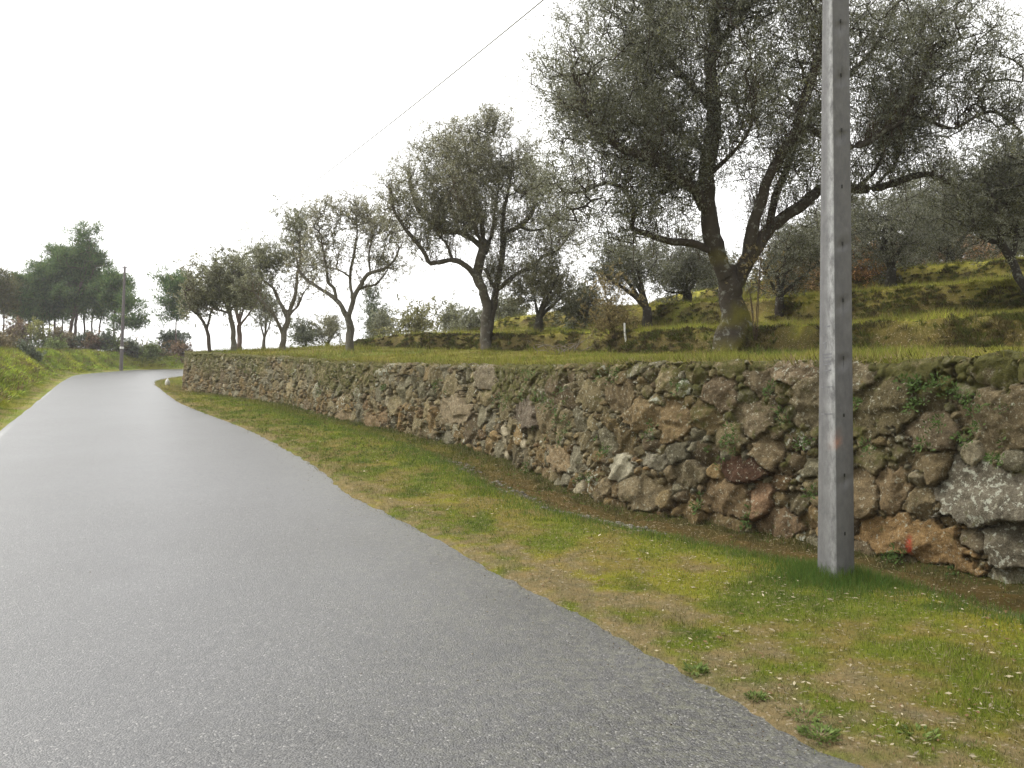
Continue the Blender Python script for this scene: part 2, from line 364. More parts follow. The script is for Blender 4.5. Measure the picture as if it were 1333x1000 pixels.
# ------------------------------------------------------------------ verge
def build_verge():
    s = [0.0]; Pc = catmull(RR, .2); S = np.r_[0, np.cumsum(np.linalg.norm(np.diff(Pc, axis=0), axis=1))]
    while s[-1] < S[-1]:
        y = np.interp(s[-1], S, Pc[:, 1]); d = max(3.5, abs(y)); s.append(s[-1] + .011 * d)
    s = np.array(s); A = np.c_[np.interp(s, S, Pc[:, 0]), np.interp(s, S, Pc[:, 1])]
    # partner on the wall: nearest point
    Wc = catmull(WALL, .25); Bq = []
    j = 0
    for p in A:
        d = np.linalg.norm(Wc - p, axis=1); k = int(np.argmin(d + np.where(np.arange(len(Wc)) < j, 1e3, 0))); j = max(j, k - 1); Bq.append(Wc[k])
    B = np.array(Bq); ker = np.ones(9) / 9
    for q in range(3):
        for c in range(2): B[4:-4, c] = np.convolve(B[:, c], ker, 'valid')
    u = (B - A); L = np.linalg.norm(u, axis=1)[:, None]; u = u / L
    A2 = A - u * .30; B2 = B + u * .25
    nt_ = 84; t = np.linspace(0, 1, nt_)
    P = A2[:, None] * (1 - t)[None, :, None] + B2[:, None] * t[None, :, None]; X = P[..., 0]; Y = P[..., 1]
    dr = np.linalg.norm(P - A2[:, None], axis=2) - .30; dw = np.linalg.norm(P - B2[:, None], axis=2) - .25
    Z = base(Y) + .012
    Z += -.035 * ss(.1, -.28, dr) + .028 * ss(-.12, .2, dr) + .012 * fbm(X * 9, Y * 9, 18, 3) * ss(.3, .0, dr) + .02 * fbm(X * 1.1, Y * 1.1, 15, 3) * ss(-.2, .3, dr) * 1.0
    Z += .014 * fbm(X * 5, Y * 5, 16, 3)
    hump = .04 * ss(.3, 1.6, dr) * ss(.2, 1.3, dw); Z += hump
    Z += -.10 * ss(1.5, .8, dw + .15 * fbm(X * .8, Y * .8, 19, 2)) + .05 * ss(.3, 0, dw)
    Z += .05 * fbm(X * 3, Y * 3, 17, 3) * ss(1.3, .4, dw)
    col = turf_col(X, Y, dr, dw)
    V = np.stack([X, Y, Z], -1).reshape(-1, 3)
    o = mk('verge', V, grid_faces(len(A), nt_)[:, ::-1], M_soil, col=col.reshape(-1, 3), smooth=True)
    tag(o, kind='structure', label='mossy grass verge between the lane and the stone wall')
    return X, Y, Z, dr, dw, col
VG = build_verge()

# ------------------------------------------------------------------ left bank and the wide ground
def build_bank():
    Pc = catmull(RL, .3); S = np.r_[0, np.cumsum(np.linalg.norm(np.diff(Pc, axis=0), axis=1))]
    s = [8.0]
    while s[-1] < S[-1]: s.append(s[-1] + .012 * max(6, np.interp(s[-1], S, Pc[:, 1])))
    s = np.array(s); A = np.c_[np.interp(s, S, Pc[:, 0]), np.interp(s, S, Pc[:, 1])]
    T = np.gradient(A, axis=0); T /= np.linalg.norm(T, axis=1)[:, None]; N = np.c_[-T[:, 1], T[:, 0]]
    t = np.r_[np.linspace(-.3, 5, 54), np.linspace(5.3, 16, 30)]
    P = A[:, None] + N[:, None] * t[None, :, None]; X = P[..., 0]; Y = P[..., 1]
    dr = np.broadcast_to(t[None, :], X.shape)
    Z = HL(X, Y) + .012 - .03 * ss(.1, -.28, dr) + .03 * ss(-.1, .25, dr) + .05 * fbm(X * 1.2, Y * 1.2, 25, 4) * ss(.2, 1.5, dr)
    Z += .10 * fbm(X * .9, Y * .9, 26, 3) * ss(1.5, 3, dr)
    Z -= .35 * ss(13, 16, dr)
    n1 = fbm(X * .4, Y * .4, 42, 4); n2 = fbm(X * 1.5, Y * 1.5, 52, 4)
    c = np.zeros(X.shape + (3,)) + np.array([.20, .26, .036])
    c = lerp(c, (.30, .31, .045), ss(-.1, .5, n1)); c = lerp(c, (.07, .10, .02), ss(.0, .5, -n2) * .7)
    c = lerp(c, (.17, .13, .05), ss(.1, .5, n2) * .5)
    c = lerp(c, (.30, .25, .17), ss(.55, .0, abs(dr - .45 + .3 * n1)) * ss(-.4, .2, n2) * .8)
    c = lerp(c, (.085, .065, .03), ss(2.9, 4.2, dr + .6 * n2) * .85)
    mk('bank', np.stack([X, Y, Z], -1).reshape(-1, 3), grid_faces(len(A), len(t)), M_soil, col=c.reshape(-1, 3), smooth=True)
    tag(bpy.data.objects['bank'], kind='structure', label='grassy bank rising on the left of the lane')
    return X, Y, Z, dr, c
BK = build_bank()
def build_ground():
    xs = np.r_[-900, -500, -300, -200, -150, np.arange(-120, 61, 2.0), 80, 120, 200, 400, 900]
    ys = np.r_[-300, -100, -40, np.arange(-20, 141, 2.0), 160, 200, 300, 500, 900]
    X, Y = np.meshgrid(xs, ys); Z = HL(X, Y) - .45
    n, _ = sdist(WALLs, X, Y)
    c = hill_col(X, Y, np.zeros_like(X) + 30) * .9
    o = mk('ground', np.stack([X, Y, Z], -1).reshape(-1, 3), grid_faces(len(ys), len(xs)), M_soil, col=c.reshape(-1, 3), smooth=True)
    tag(o, kind='structure')
build_ground()
# ------------------------------------------------------------------ hillside
def build_hill():
    Pc = catmull(WALL, .2); S = np.r_[0, np.cumsum(np.linalg.norm(np.diff(Pc, axis=0), axis=1))]
    # rows across Y, columns start just behind the wall face and run to the right
    k = Pc[:, 1] < 66; Wy = Pc[k]
    ys = [0.0]
    while ys[-1] < 66: ys.append(ys[-1] + max(.07, .009 * ys[-1]))
    ys = np.array(ys)
    order = np.argsort(Wy[:, 1]); wx = np.interp(ys, Wy[order, 1], Wy[order, 0])
    u = np.r_[np.arange(0, 3, .12), np.arange(3, 12, .2), np.arange(12, 45, .5), np.arange(45, 120, 4)]
    X = wx[:, None] + .24 + u[None, :]; Y = np.broadcast_to(ys[:, None], X.shape)
    n, _ = sdist(WALLs, X, Y)
    Z = HU(X, Y)
    Z = Z - .04 * ss(.5, .1, n)
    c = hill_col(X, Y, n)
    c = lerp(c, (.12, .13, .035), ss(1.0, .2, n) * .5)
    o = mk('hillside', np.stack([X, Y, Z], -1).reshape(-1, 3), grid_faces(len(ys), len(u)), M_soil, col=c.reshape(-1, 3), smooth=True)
    tag(o, kind='structure', label='terraced grassy hillside above the stone wall')
    return X, Y, Z, n, c
HG = build_hill()

# ------------------------------------------------------------------ stone wall
WS = catmull(WALL, .1); WSs = np.r_[0, np.cumsum(np.linalg.norm(np.diff(WS, axis=0), axis=1))]
def wall_hit(px, py):
    k = (px - 666.5) / FPX; f = WS[:, 0] - k * WS[:, 1]
    idx = np.where((np.sign(f[:-1]) != np.sign(f[1:])) & (WS[:-1, 1] > 3))[0]; i = idx[0]
    t = f[i] / (f[i] - f[i + 1]); Y = WS[i, 1] + t * (WS[i + 1, 1] - WS[i, 1]); return WSs[i] + t * (WSs[i + 1] - WSs[i]), EYE + (500 - py) / FPX * Y, Y
def wall_at(s): return np.interp(s, WSs, WS[:, 0]), np.interp(s, WSs, WS[:, 1])
def build_wall():
    rng = np.random.default_rng(3)
    s0 = WSs[np.argmin(abs(WS[:, 1] - 2.5) + (WS[:, 0] < 0) * 99)]; s1 = WSs[np.argmin(np.hypot(WS[:, 0] + 10, WS[:, 1] - 61))]
    S = [s0]
    while S[-1] < s1:
        _, y = wall_at(S[-1]); d = math.hypot(*wall_at(S[-1])); S.append(S[-1] + max(.0105, .00125 * d))
    S = np.array(S); NT = 165
    T = np.linspace(-.36, 1.0, NT)          # unit: below 0 metres under base, above 0 fraction of height
    wx, wy = wall_at(S); H = htop(wy) + .05 * fbm(S * .9, S * 0, 77, 3) + .04 * fbm(S * 4, S * 0, 78, 2)
    tz = np.where(T[None, :] < 0, T[None, :], T[None, :] * H[:, None])   # metres above base plane
    SS = np.broadcast_to(S[:, None], tz.shape)
    # stones: centre s, t, half sizes a, b, angle, protrusion, colour
    st = []
    PAL = [(.215, .182, .115), (.25, .21, .13), (.165, .14, .095), (.215, .205, .16), (.30, .25, .16), (.13, .095, .065), (.25, .24, .20), (.22, .165, .09)]
    def special(px, py, w, h, col, prot=.03, ang=0., lich=0.):
        s, z, Y = wall_hit(px, py); bz = float(base(Y)); i = np.searchsorted(WSs, s); tx, ty = WS[min(i + 3, len(WS) - 1)] - WS[max(i - 3, 0)]; L = math.hypot(tx, ty); tx /= L; ty /= L
        k = (px - 666.5) / FPX; dpx = FPX * (tx * 1 - k * ty) / Y     # px per metre along the wall
        st.append([s, z - bz, w / abs(dpx) / 2, h * Y / FPX / 2, ang, prot, *col, lich, 1])
    special(1288, 645, 128, 74, (.20, .185, .165), .07, .05, .9)
    special(1195, 702, 150, 50, (.29, .195, .105), .05, -.06, .3)
    special(1300, 545, 90, 78, (.20, .165, .115), .04, 0)
    special(1150, 525, 80, 60, (.14, .12, .075), .02, 0)
    special(1215, 560, 60, 46, (.185, .15, .11), .02, 0)
    special(1215, 610, 55, 40, (.20, .16, .105), .04, .1)
    special(1165, 640, 34, 56, (.23, .175, .115), .03, 0)
    special(1120, 640, 56, 54, (.23, .18, .12), .02, 0, .2)
    special(1320, 700, 60, 60, (.18, .165, .14), .04, 0, .8)
    special(970, 612, 52, 30, (.095, .055, .04), .05, 0)
    special(952, 650, 60, 44, (.21, .155, .10), .04, 0)
    special(998, 650, 28, 46, (.30, .20, .14), .05, 0)
    special(1022, 684, 48, 40, (.22, .16, .11), .03, 0)
    special(1030, 485, 56, 30, (.26, .21, .16), .03, 0, .5)
    special(1095, 490, 60, 40, (.22, .19, .14), .02, 0, .5)
    special(985, 548, 40, 44, (.20, .165, .12), .02, 0)
    special(935, 512, 40, 38, (.19, .15, .11), .03, 0)
    special(880, 545, 36, 46, (.24, .18, .11), .04, .1)
    special(838, 540, 38, 38, (.26, .20, .125), .05, .1)
    special(815, 607, 24, 36, (.50, .48, .42), .04, .0, .5)
    special(855, 599, 34, 17, (.36, .34, .30), .03, 0, .5)
    special(886, 590, 26, 30, (.15, .14, .11), .03, 0)
    special(808, 516, 38, 34, (.19, .15, .10), .03, 0)
    special(900, 618, 40, 32, (.21, .18, .13), .03, 0)
    special(990, 500, 36, 26, (.17, .14, .10), .03, 0)
    special(1050, 520, 36, 60, (.21, .18, .13), .03, 0)
    special(1005, 590, 30, 36, (.22, .175, .12), .03, 0)
    special(840, 640, 40, 40, (.24, .20, .14), .02, 0)
    special(595, 533, 46, 34, (.30, .25, .19), .03, 0)
    special(690, 540, 38, 34, (.19, .16, .14), .03, 0)
    special(712, 545, 26, 34, (.22, .18, .12), .03, 0)
    special(632, 490, 26, 30, (.22, .19, .15), .03, 0)
    special(490, 552, 18, 18, (.27, .20, .13), .03, 0)
    special(452, 545, 16, 20, (.28, .22, .15), .03, 0)
    special(735, 597, 24, 24, (.32, .25, .17), .03, 0)
    special(1203, 655, 34, 32, (.22, .18, .12), .03, 0)
    special(1272, 704, 40, 26, (.20, .17, .13), .02, 0, .3)
    special(1200, 622, 22, 18, (.24, .21, .16), .03, 0)
    Cn = np.array([q[:4] for q in st])
    cs = [list(q) for q in st]
    for (r, tries, rv) in ((.23, 420, .3), (.15, 1500, .3), (.10, 5000, .35), (.062, 12000, .35), (.036, 14000, .3)):
        for k in range(tries):
            s = rng.uniform(s0 - .2, s1 + .2); _, yy = wall_at(s); t = rng.uniform(-.3, float(htop(yy)) + .03)
            asp = rng.uniform(.85, 1.75); rr = r * rng.uniform(1 - rv, 1 + rv); a = rr * math.sqrt(asp); b_ = rr / math.sqrt(asp)
            if r > .2 and rng.random() > .45 and t > 1.2: continue
            near = abs(Cn[:, 0] - s) < 1.4
            q = Cn[near]
            if len(q):
                dx = abs(q[:, 0] - s) / (q[:, 2] + a); dy = abs(q[:, 1] - t) / (q[:, 3] + b_)
                if ((dx ** 2.4 + dy ** 2.4) ** (1 / 2.4)).min() < .93: continue
            Cn = np.vstack([Cn, [s, t, a, b_]])
            c = (np.array(PAL[rng.integers(len(PAL))]) * .7 + np.array([.205, .18, .13]) * .3) * rng.uniform(.78, 1.18)
            if t < .6 and rng.random() < .4: c = c * np.array([1.12, .98, .85])
            if rng.random() < .015: c = np.array([.42, .38, .31])
            cs.append([s, t, a, b_, rng.normal(0, .16), rng.uniform(-.02, .03) * (.6 + r * 2), *c, rng.choice([0, .2, .5, .9], p=[.5, .25, .15, .1]), 0])
    A = np.array(cs); N = len(A)
    F1 = np.full(tz.shape, 9.); F2 = np.full(tz.shape, 9.); ID = np.zeros(tz.shape, int)
    wa = .09; WXn = SS + wa * .55 * fbm(SS * 4.5, tz * 4.5, 101, 3) + .02 * fbm(SS * 16, tz * 16, 103, 2)
    WTn = tz + wa * .45 * fbm(SS * 4.5, tz * 4.5, 102, 3) + .018 * fbm(SS * 16, tz * 16, 104, 2)
    for i in range(N):
        s, t, a, b_, an = A[i, :5]; w = 2.3 * max(a, b_) + .12
        i0, i1 = np.searchsorted(S, [s - w, s + w])
        if i1 <= i0: continue
        dx = WXn[i0:i1] - s; dy = WTn[i0:i1] - t; ca, sa = math.cos(an), math.sin(an)
        uu = (dx * ca + dy * sa) / a; vv = (-dx * sa + dy * ca) / b_
        q = 0
        rg_ = np.random.default_rng(1000 + i); K_ = int(rg_.integers(5, 8)); a0 = rg_.uniform(0, 6.28)
        for kk in range(K_):
            an2 = a0 + 6.2832 * kk / K_ + rg_.uniform(-.32, .32); rr2 = rg_.uniform(.80, 1.08) * (1 + .12 * math.sin(2 * an2) ** 2)
            q = np.maximum(q, (uu * math.cos(an2) + vv * math.sin(an2)) / rr2)
        q = q * .78 + .22 * np.sqrt(uu ** 2 + vv ** 2)
        f1 = F1[i0:i1]; f2 = F2[i0:i1]; idd = ID[i0:i1]; m = q < f1
        f2[:] = np.where(m, f1, np.minimum(f2, q)); f1[:] = np.where(m, q, f1); idd[m] = i
    rad = np.sqrt(A[:, 2] * A[:, 3])[ID]
    e = np.clip(F2 - F1, 0, 3) * rad * .6
    loose = ss(1.25, 1.7, F1)
    # overgrown zone: mid wall towards the top is filled with soil and moss, joints less open
    gz = ss(-.1, .6, fbm(SS * .35, tz * .8, 111, 3) + .55 * ss(.5, 1.3, tz) - .15)
    joint = np.clip(e / (.012 + .016 * rad), 0, 1); joint = joint * (2 - joint)
    prot = A[:, 5][ID]
    rr_ = rng.normal(0, 1, (N, 2)); 
    lx = (SS - A[:, 0][ID]); lz = (tz - A[:, 1][ID])
    rf = rng.normal(0, 1, (N, 4, 2)) * .42; ro = rng.uniform(.02, .30, (N, 4)); facet = np.zeros_like(tz)
    for m_ in range(4): facet = np.minimum(facet, rf[:, m_, 0][ID] * lx + rf[:, m_, 1][ID] * lz + ro[:, m_][ID] * rad)
    facet = np.maximum(facet, -.055)
    tilt = np.clip(rr_[:, 0][ID] * lx * .18 + rr_[:, 1][ID] * lz * .2, -.05, .05)
    dome = .03 * rad * np.clip(1 - F1 ** 2, -1, 1) + facet
    fac = .022 * np.abs(fbm(SS * 5 + ID * 1.7, tz * 5, 121, 4)) + .020 * fbm(SS * 14, tz * 14, 131, 4, .65)
    dep = .095 * (1 - .55 * gz)
    D = -dep * (1 - joint) + (prot + tilt + dome) * joint * (1 - .35 * gz) + fac - .01 * loose + .02 * gz * fbm(SS * 12, tz * 12, 141, 3)
    # the batter: foot stands 12 cm forward of the top
    bat = .12 * (1 - np.clip(tz / H[:, None], 0, 1))
    tx = np.gradient(wx, S); ty = np.gradient(wy, S); ll = np.hypot(tx, ty); nx = -ty / ll; ny = tx / ll   # left of travel = towards the lane
    X = wx[:, None] + nx[:, None] * (D + bat); Y = wy[:, None] + ny[:, None] * (D + bat); Z = base(wy)[:, None] + tz
    # round the topmost rows over and run back into the earth
    top = ss(.965, 1.0, T)[None, :]; X = X - nx[:, None] * .05 * top; Y = Y - ny[:, None] * .05 * top
    back = np.array([.14, .28, .42])
    Xb = wx[:, None] - nx[:, None] * back + 0; Yb = wy[:, None] - ny[:, None] * back
    Zb = (base(wy) + H)[:, None] + np.array([.0, -.02, -.6])[None, :] + .03 * fbm(SS[:, :3] * 6, back[None, :] * 6, 151, 2)
    X = np.hstack([X, Xb]); Y = np.hstack([Y, Yb]); Z = np.hstack([Z, Zb])
    pad = lambda a: np.hstack([a, np.repeat(a[:, -1:], 3, 1)])
    col = A[:, 6:9][ID]; gap = np.clip(ss(.5, .05, joint) + loose * .8, 0, 1)
    moss = np.clip(.12 + gz * .7 + .5 * ss(1.45, 1.75, tz) + .3 * (1 - joint), 0, 1.4)
    isb = A[:, 10][ID]; moss = moss * (1 - .75 * isb)
    lich = A[:, 9][ID] + .25 * ss(.6, 1.5, tz)
    sr, zr, Yr = wall_hit(1195, 708); red = np.exp(-(((SS - sr) / .035) ** 2 + ((tz - (zr - base(Yr))) / .09) ** 2) ** 2) * (1 + 0 * SS)
    o = mk('stone_wall', np.stack([X, Y, Z], -1).reshape(-1, 3), grid_faces(len(S), NT + 3)[:, ::-1], M_stone, smooth=True,
           col=np.concatenate([col, np.repeat(col[:, -1:], 3, 1)], 1).reshape(-1, 3),
           attrs={'gap': pad(gap), 'moss': pad(moss), 'lichen': pad(lich), 'red': pad(red)})
    tag(o, 'long dry stone retaining wall of rough brown blocks with moss and lichen beside the verge', 'stone wall')
build_wall()
print('setting built')

# ------------------------------------------------------------------ grass blades
def blades(name, X, Y, Z, h, w, col, label, lean=.5):
    n = len(X); a = RNG.uniform(0, 2 * math.pi, n); la = RNG.uniform(0, 2 * math.pi, n); ln = np.abs(RNG.normal(0, lean, n)) * h
    dx = np.cos(a) * w / 2; dy = np.sin(a) * w / 2
    P0 = np.c_[X - dx, Y - dy, Z - .006]; P1 = np.c_[X + dx, Y + dy, Z - .006]; P2 = np.c_[X + np.cos(la) * ln, Y + np.sin(la) * ln, Z + h]
    V = np.stack([P0, P1, P2], 1).reshape(-1, 3); F = np.arange(3 * n).reshape(-1, 3)
    o = mk(name, V, F, M_grass, col=np.repeat(col, 3, 0)); tag(o, label, 'grass', kind='stuff'); return o
def pick(G, wgt, n):
    p = wgt.ravel() / wgt.sum(); i = RNG.choice(len(p), n, p=p)
    nr, nc = G[0].shape; r, c = np.divmod(i, nc); r = np.minimum(r, nr - 2); c = np.minimum(c, nc - 2); u = RNG.random(n); v = RNG.random(n)
    def bil(A):
        a = A[r, c]; b = A[r + 1, c]; d = A[r, c + 1]; e = A[r + 1, c + 1]
        if A.ndim == 3: uu = u[:, None]; vv = v[:, None]
        else: uu = u; vv = v
        return (a * (1 - uu) + b * uu) * (1 - vv) + (d * (1 - uu) + e * uu) * vv
    return [bil(A) for A in G]
def cell_area(X, Y):
    ax = np.zeros_like(X); dxr = np.gradient(X, axis=0); dyr = np.gradient(Y, axis=0); dxc = np.gradient(X, axis=1); dyc = np.gradient(Y, axis=1)
    return np.abs(dxr * dyc - dyr * dxc)
# verge
X, Y, Z, dr, dw, col = VG
area = cell_area(X, Y)
inview = (Y > 3) & (np.abs(X / np.maximum(Y, .1)) < .62) & (Y < 66)
green = np.clip((col[..., 1] / (col[..., 0] + .001) - .72) / .3, 0.03, 1)
wgt = area * inview * green * ss(-.22, .15, dr + .2 * fbm(X * 3, Y * 3, 7, 2)) * np.maximum(Y, 4) ** -1.3
x, y, z, r_, w_, c_ = pick((X, Y, Z, dr, dw, col), wgt, 260000)
tall = ss(.2, .7, fbm(x * 1.1, y * 1.1, 201, 3) + .4 * ss(1.5, .6, w_)); h = (.008 + .03 * RNG.random(len(x)) ** 1.5) * (1 + 1.1 * tall); sc_ = np.clip(y / 9, .8, 3) ** .6
c_ = c_ * RNG.uniform(.4, 1.6, (len(x), 1)) * np.array([1.0, 1.06, .9]); m = RNG.random(len(x)) < .12; c_[m] = np.array([.33, .28, .14]) * RNG.uniform(.6, 1.2, (m.sum(), 1))
blades('verge_grass', x, y, z, h * sc_, .0048 * sc_ * RNG.uniform(.7, 1.6, len(x)), c_, 'short mossy grass covering the verge', .7)
# brighter longer grass round the pole foot and along the ditch rim
pole_xy = (2.715, 7.42)
wgt = area * inview * (np.exp(-((np.hypot(X - pole_xy[0], Y - pole_xy[1]) / .38) ** 2)) * 3 + .30 * np.exp(-((dw - 1.45) / .28) ** 2) * (Y < 30)+ .14 * np.exp(-((dw - .12) / .15) ** 2) * (Y < 40)) * np.maximum(Y, 4) ** -.8
x, y, z, r_, w_, c_ = pick((X, Y, Z, dr, dw, col), wgt, 24000)
cc = np.array([.085, .155, .03]) * RNG.uniform(.6, 1.4, (len(x), 1)); cc[:, 0] *= RNG.uniform(.8, 1.5, len(x))
blades('long_grass', x, y, z, RNG.uniform(.03, .10, len(x)) * (1 + .7 * np.exp(-((np.hypot(x - pole_xy[0], y - pole_xy[1]) / .3) ** 2))), RNG.uniform(.003, .006, len(x)), cc, 'longer green grass along the ditch and the foot of the pole', .6)
# hillside
X, Y, Z, n, col = HG
area = cell_area(X, Y); inview = (Y > 5) & (X / np.maximum(Y, .1) < .64) & (n > .15) & (n < 34)
wgt = area * inview * (1 + 3 * ss(1.5, .2, n)) * np.maximum(Y, 5) ** -1.5
x, y, z, n_, c_ = pick((X, Y, Z, n, col), wgt, 330000)
tuft = ss(-.1, .6, fbm(x * 1.3, y * 1.3, 211, 4)); h = (.03 + .11 * RNG.random(len(x)) ** 1.3) * (.45 + 1.3 * tuft); sc_ = np.clip(y / 12, .8, 3) ** .5
c_ = c_ * RNG.uniform(.6, 1.45, (len(x), 1)) * np.array([1.0, 1.06, .9]); m = RNG.random(len(x)) < .16; c_[m] = np.array([.34, .26, .10]) * RNG.uniform(.5, 1.2, (m.sum(), 1))
blades('hillside_grass', x, y, z, h * sc_, RNG.uniform(.005, .012, len(x)) * sc_, c_, 'rough yellow green grass on the terraces', .7)
# tussocks and scrub on the banks
def tussocks(name, x, y, z, nb, H, W, cols, label, spread=.10):
    n = len(x); k = np.repeat(np.arange(n), nb); m = len(k); a = RNG.uniform(0, 6.283, m); r = RNG.random(m) ** .7
    hh = H[k] * RNG.uniform(.4, 1.1, m); sp = H[k] * 1.1; P = np.c_[x[k] + np.cos(a) * r * spread * .6, y[k] + np.sin(a) * r * spread * .6, z[k] - .02]
    T = P + np.c_[np.cos(a) * r * sp, np.sin(a) * r * sp, hh * (1 - .45 * r)]; Mi = P + (T - P) * .55 + np.c_[0 * a, 0 * a, hh * .18]; b = a + 1.57 + RNG.normal(0, .5, m); Wd = np.c_[np.cos(b), np.sin(b), 0 * b] * (W[k] * RNG.uniform(.6, 1.3, m))[:, None]
    V = np.stack([P, Mi + Wd, T, Mi - Wd], 1).reshape(-1, 3); c = cols[k] * RNG.uniform(.45, 1.5, (m, 1))
    tag(mk(name, V, np.arange(4 * m).reshape(-1, 4), M_grass, col=np.repeat(c, 4, 0)), label, 'grass', kind='stuff')
nn_ = NT(X, Y)
bm = np.exp(-((nn_ - 6.85) / .3) ** 2) + np.exp(-((nn_ - 12.1) / .32) ** 2) + np.exp(-((nn_ - 19.0) / .32) ** 2)
wgt = area * inview * (bm * 4.5 + .12) * np.maximum(Y, 5) ** -1.3 * ss(-.5, .3, fbm(X * .8, Y * .8, 231, 3))
x, y, z, n_, c_, b_ = pick((X, Y, Z, n, col, bm), wgt, 9500)
cs_ = np.where((RNG.random(len(x)) < .5)[:, None], np.array([[.14, .115, .05]]), np.array([[.15, .17, .045]])); cs_ = np.where(((b_ < .3))[:, None], np.array([[.25, .24, .05]]), cs_ * .8)
tussocks('terrace_scrub', x, y, z, 34, np.clip(RNG.uniform(.06, .22, len(x)) * (.55 + .5 * b_), .05, .26), np.clip(y / 14, .8, 3) * .006, cs_, 'brown and green scrub and tussocks on the terrace banks')
# left bank
X, Y, Z, dr, col = BK
area = cell_area(X, Y); inview = (Y > 15) & (X / np.maximum(Y, .1) > -.64) & (X < -5)
wgt = area * inview * ss(.0, .5, dr) * ss(12, 3, dr) * np.maximum(Y, 15) ** -1.4
x, y, z, r_, c_ = pick((X, Y, Z, dr, col), wgt, 150000)
h = (.05 + .22 * RNG.random(len(x))) * ss(-.2, 2.2, r_) * (.6 + .9 * vn2(x * .8, y * .8, 5)); c_ = c_ * RNG.uniform(.8, 1.75, (len(x), 1)) * np.array([1.05, 1.05, .8])
kb = np.where((RNG.random(len(x)) < .03) & (r_ > 1.0))[0]; xb_, yb_, zb_, cb_ = x[kb], y[kb], z[kb], c_[kb]
blades('bank_grass', x, y, z, h + .02, RNG.uniform(.015, .035, len(x)), c_, 'bright green grass on the left bank', .7)
cb_ = np.where((RNG.random(len(xb_)) < .35)[:, None], np.array([[.20, .15, .06]]), cb_ * 1.1)
tussocks('bank_tussocks', xb_, yb_, zb_, 22, RNG.uniform(.12, .45, len(xb_)), np.full(len(xb_), .02), cb_, 'tufts of long grass on the left bank', .3)
X, Y, Z, dr, dw, col = VG
area = cell_area(X, Y); wgt = area * (Y > 3) * (Y < 34) * (np.abs(X / np.maximum(Y, .1)) < .62) * ss(-.05, .15, dr) * ss(-.6, .5, fbm(X * 1.4, Y * 1.4, 241, 3)) * np.maximum(Y, 4) ** -1.3
x, y, z, r_, w_, c_ = pick((X, Y, Z, dr, dw, col), wgt, 8500); k_ = RNG.random(len(x))
cs_ = c_ * 1.15 * np.array([1, 1.12, .9]); cs_[k_ < .25] = np.array([.10, .155, .03]); cs_[k_ > .85] = np.array([.22, .17, .075]); cs_[(k_ > .7) & (k_ <= .85)] = np.array([.07, .095, .025])
tussocks('verge_tufts', x, y, z, 16, (.012 + .055 * RNG.random(len(x)) ** 2) * np.clip(y / 9, .8, 1.8), .0022 * np.clip(y / 8, .8, 3), cs_, 'small mixed tufts of grass and moss on the verge', .05)
# fallen leaves and chips on the verge
X, Y, Z, dr, dw, col = VG
area = cell_area(X, Y); clump = ss(.1, .6, fbm(X * .9, Y * .9, 221, 3) + .25)
wgt = area * (Y > 3) * (Y < 30) * ss(0, .3, dr) * ss(.2, .8, dw) * (clump + .12) * np.maximum(Y, 4) ** -1.2
x, y, z, r_, w_, c_ = pick((X, Y, Z, dr, dw, col), wgt, 4200)
nn = len(x); a = RNG.uniform(0, 2 * math.pi, nn); L = .014 + .042 * RNG.random(nn) ** 1.8; w = L * RNG.uniform(.2, .55, nn); up = RNG.uniform(.004, .014, nn)
d = np.c_[np.cos(a), np.sin(a), RNG.normal(0, .15, nn)]; s_ = np.c_[-np.sin(a), np.cos(a), RNG.normal(0, .3, nn)]; P = np.c_[x, y, z + .008 + up]
V = np.stack([P - d * L[:, None] / 2, P + s_ * w[:, None] / 2, P + d * L[:, None] / 2, P - s_ * w[:, None] / 2], 1).reshape(-1, 3)
cc = np.array([.46, .40, .27]) * RNG.uniform(.45, 1.25, (nn, 1)); mm = RNG.random(nn) < .3; cc[mm] = np.array([.20, .12, .06])
tag(mk('fallen_leaves', V, np.arange(4 * nn).reshape(-1, 4), M_grass, col=np.repeat(cc, 4, 0)), 'pale fallen leaves and chips scattered on the verge', 'leaf litter', kind='stuff')
print('grass built')

# ------------------------------------------------------------------ trees
def tube(path, rad, sides=10, gn=.0, seed=0, capend=True):
    P = np.array(path, float); R = np.array(rad, float); n = len(P)
    T = np.gradient(P, axis=0); T /= np.linalg.norm(T, axis=1)[:, None] + 1e-9
    ref = np.array([1., 0.15, 0.1]); N1 = ref - (T @ ref)[:, None] * T; N1 /= np.linalg.norm(N1, axis=1)[:, None]; N2 = np.cross(T, N1)
    a = np.linspace(0, 2 * math.pi, sides, endpoint=False)
    cum = np.r_[0, np.cumsum(np.linalg.norm(np.diff(P, axis=0), axis=1))]
    rr = R[:, None] * np.ones(sides)[None]
    if gn:
        rr = rr * (1 + gn * fbm(np.cos(a)[None] * 1.6 + seed, np.sin(a)[None] * 1.6 + cum[:, None] * 2.2, seed, 3) * 1.6)
    V = P[:, None] + N1[:, None] * (np.cos(a)[None, :, None] * rr[..., None]) + N2[:, None] * (np.sin(a)[None, :, None] * rr[..., None])
    V = V.reshape(-1, 3); i = np.arange(n - 1)[:, None] * sides; j = np.arange(sides)[None]; k = (j + 1) % sides
    F = np.stack([i + j, i + k, i + sides + k, i + sides + j], -1).reshape(-1, 4)
    V = np.vstack([V, P[-1] + T[-1] * R[-1] * .5]); e = (n - 1) * sides; tip = len(V) - 1
    Ft = np.c_[e + np.arange(sides), e + (np.arange(sides) + 1) % sides, np.full(sides, tip)]
    return V, F, Ft
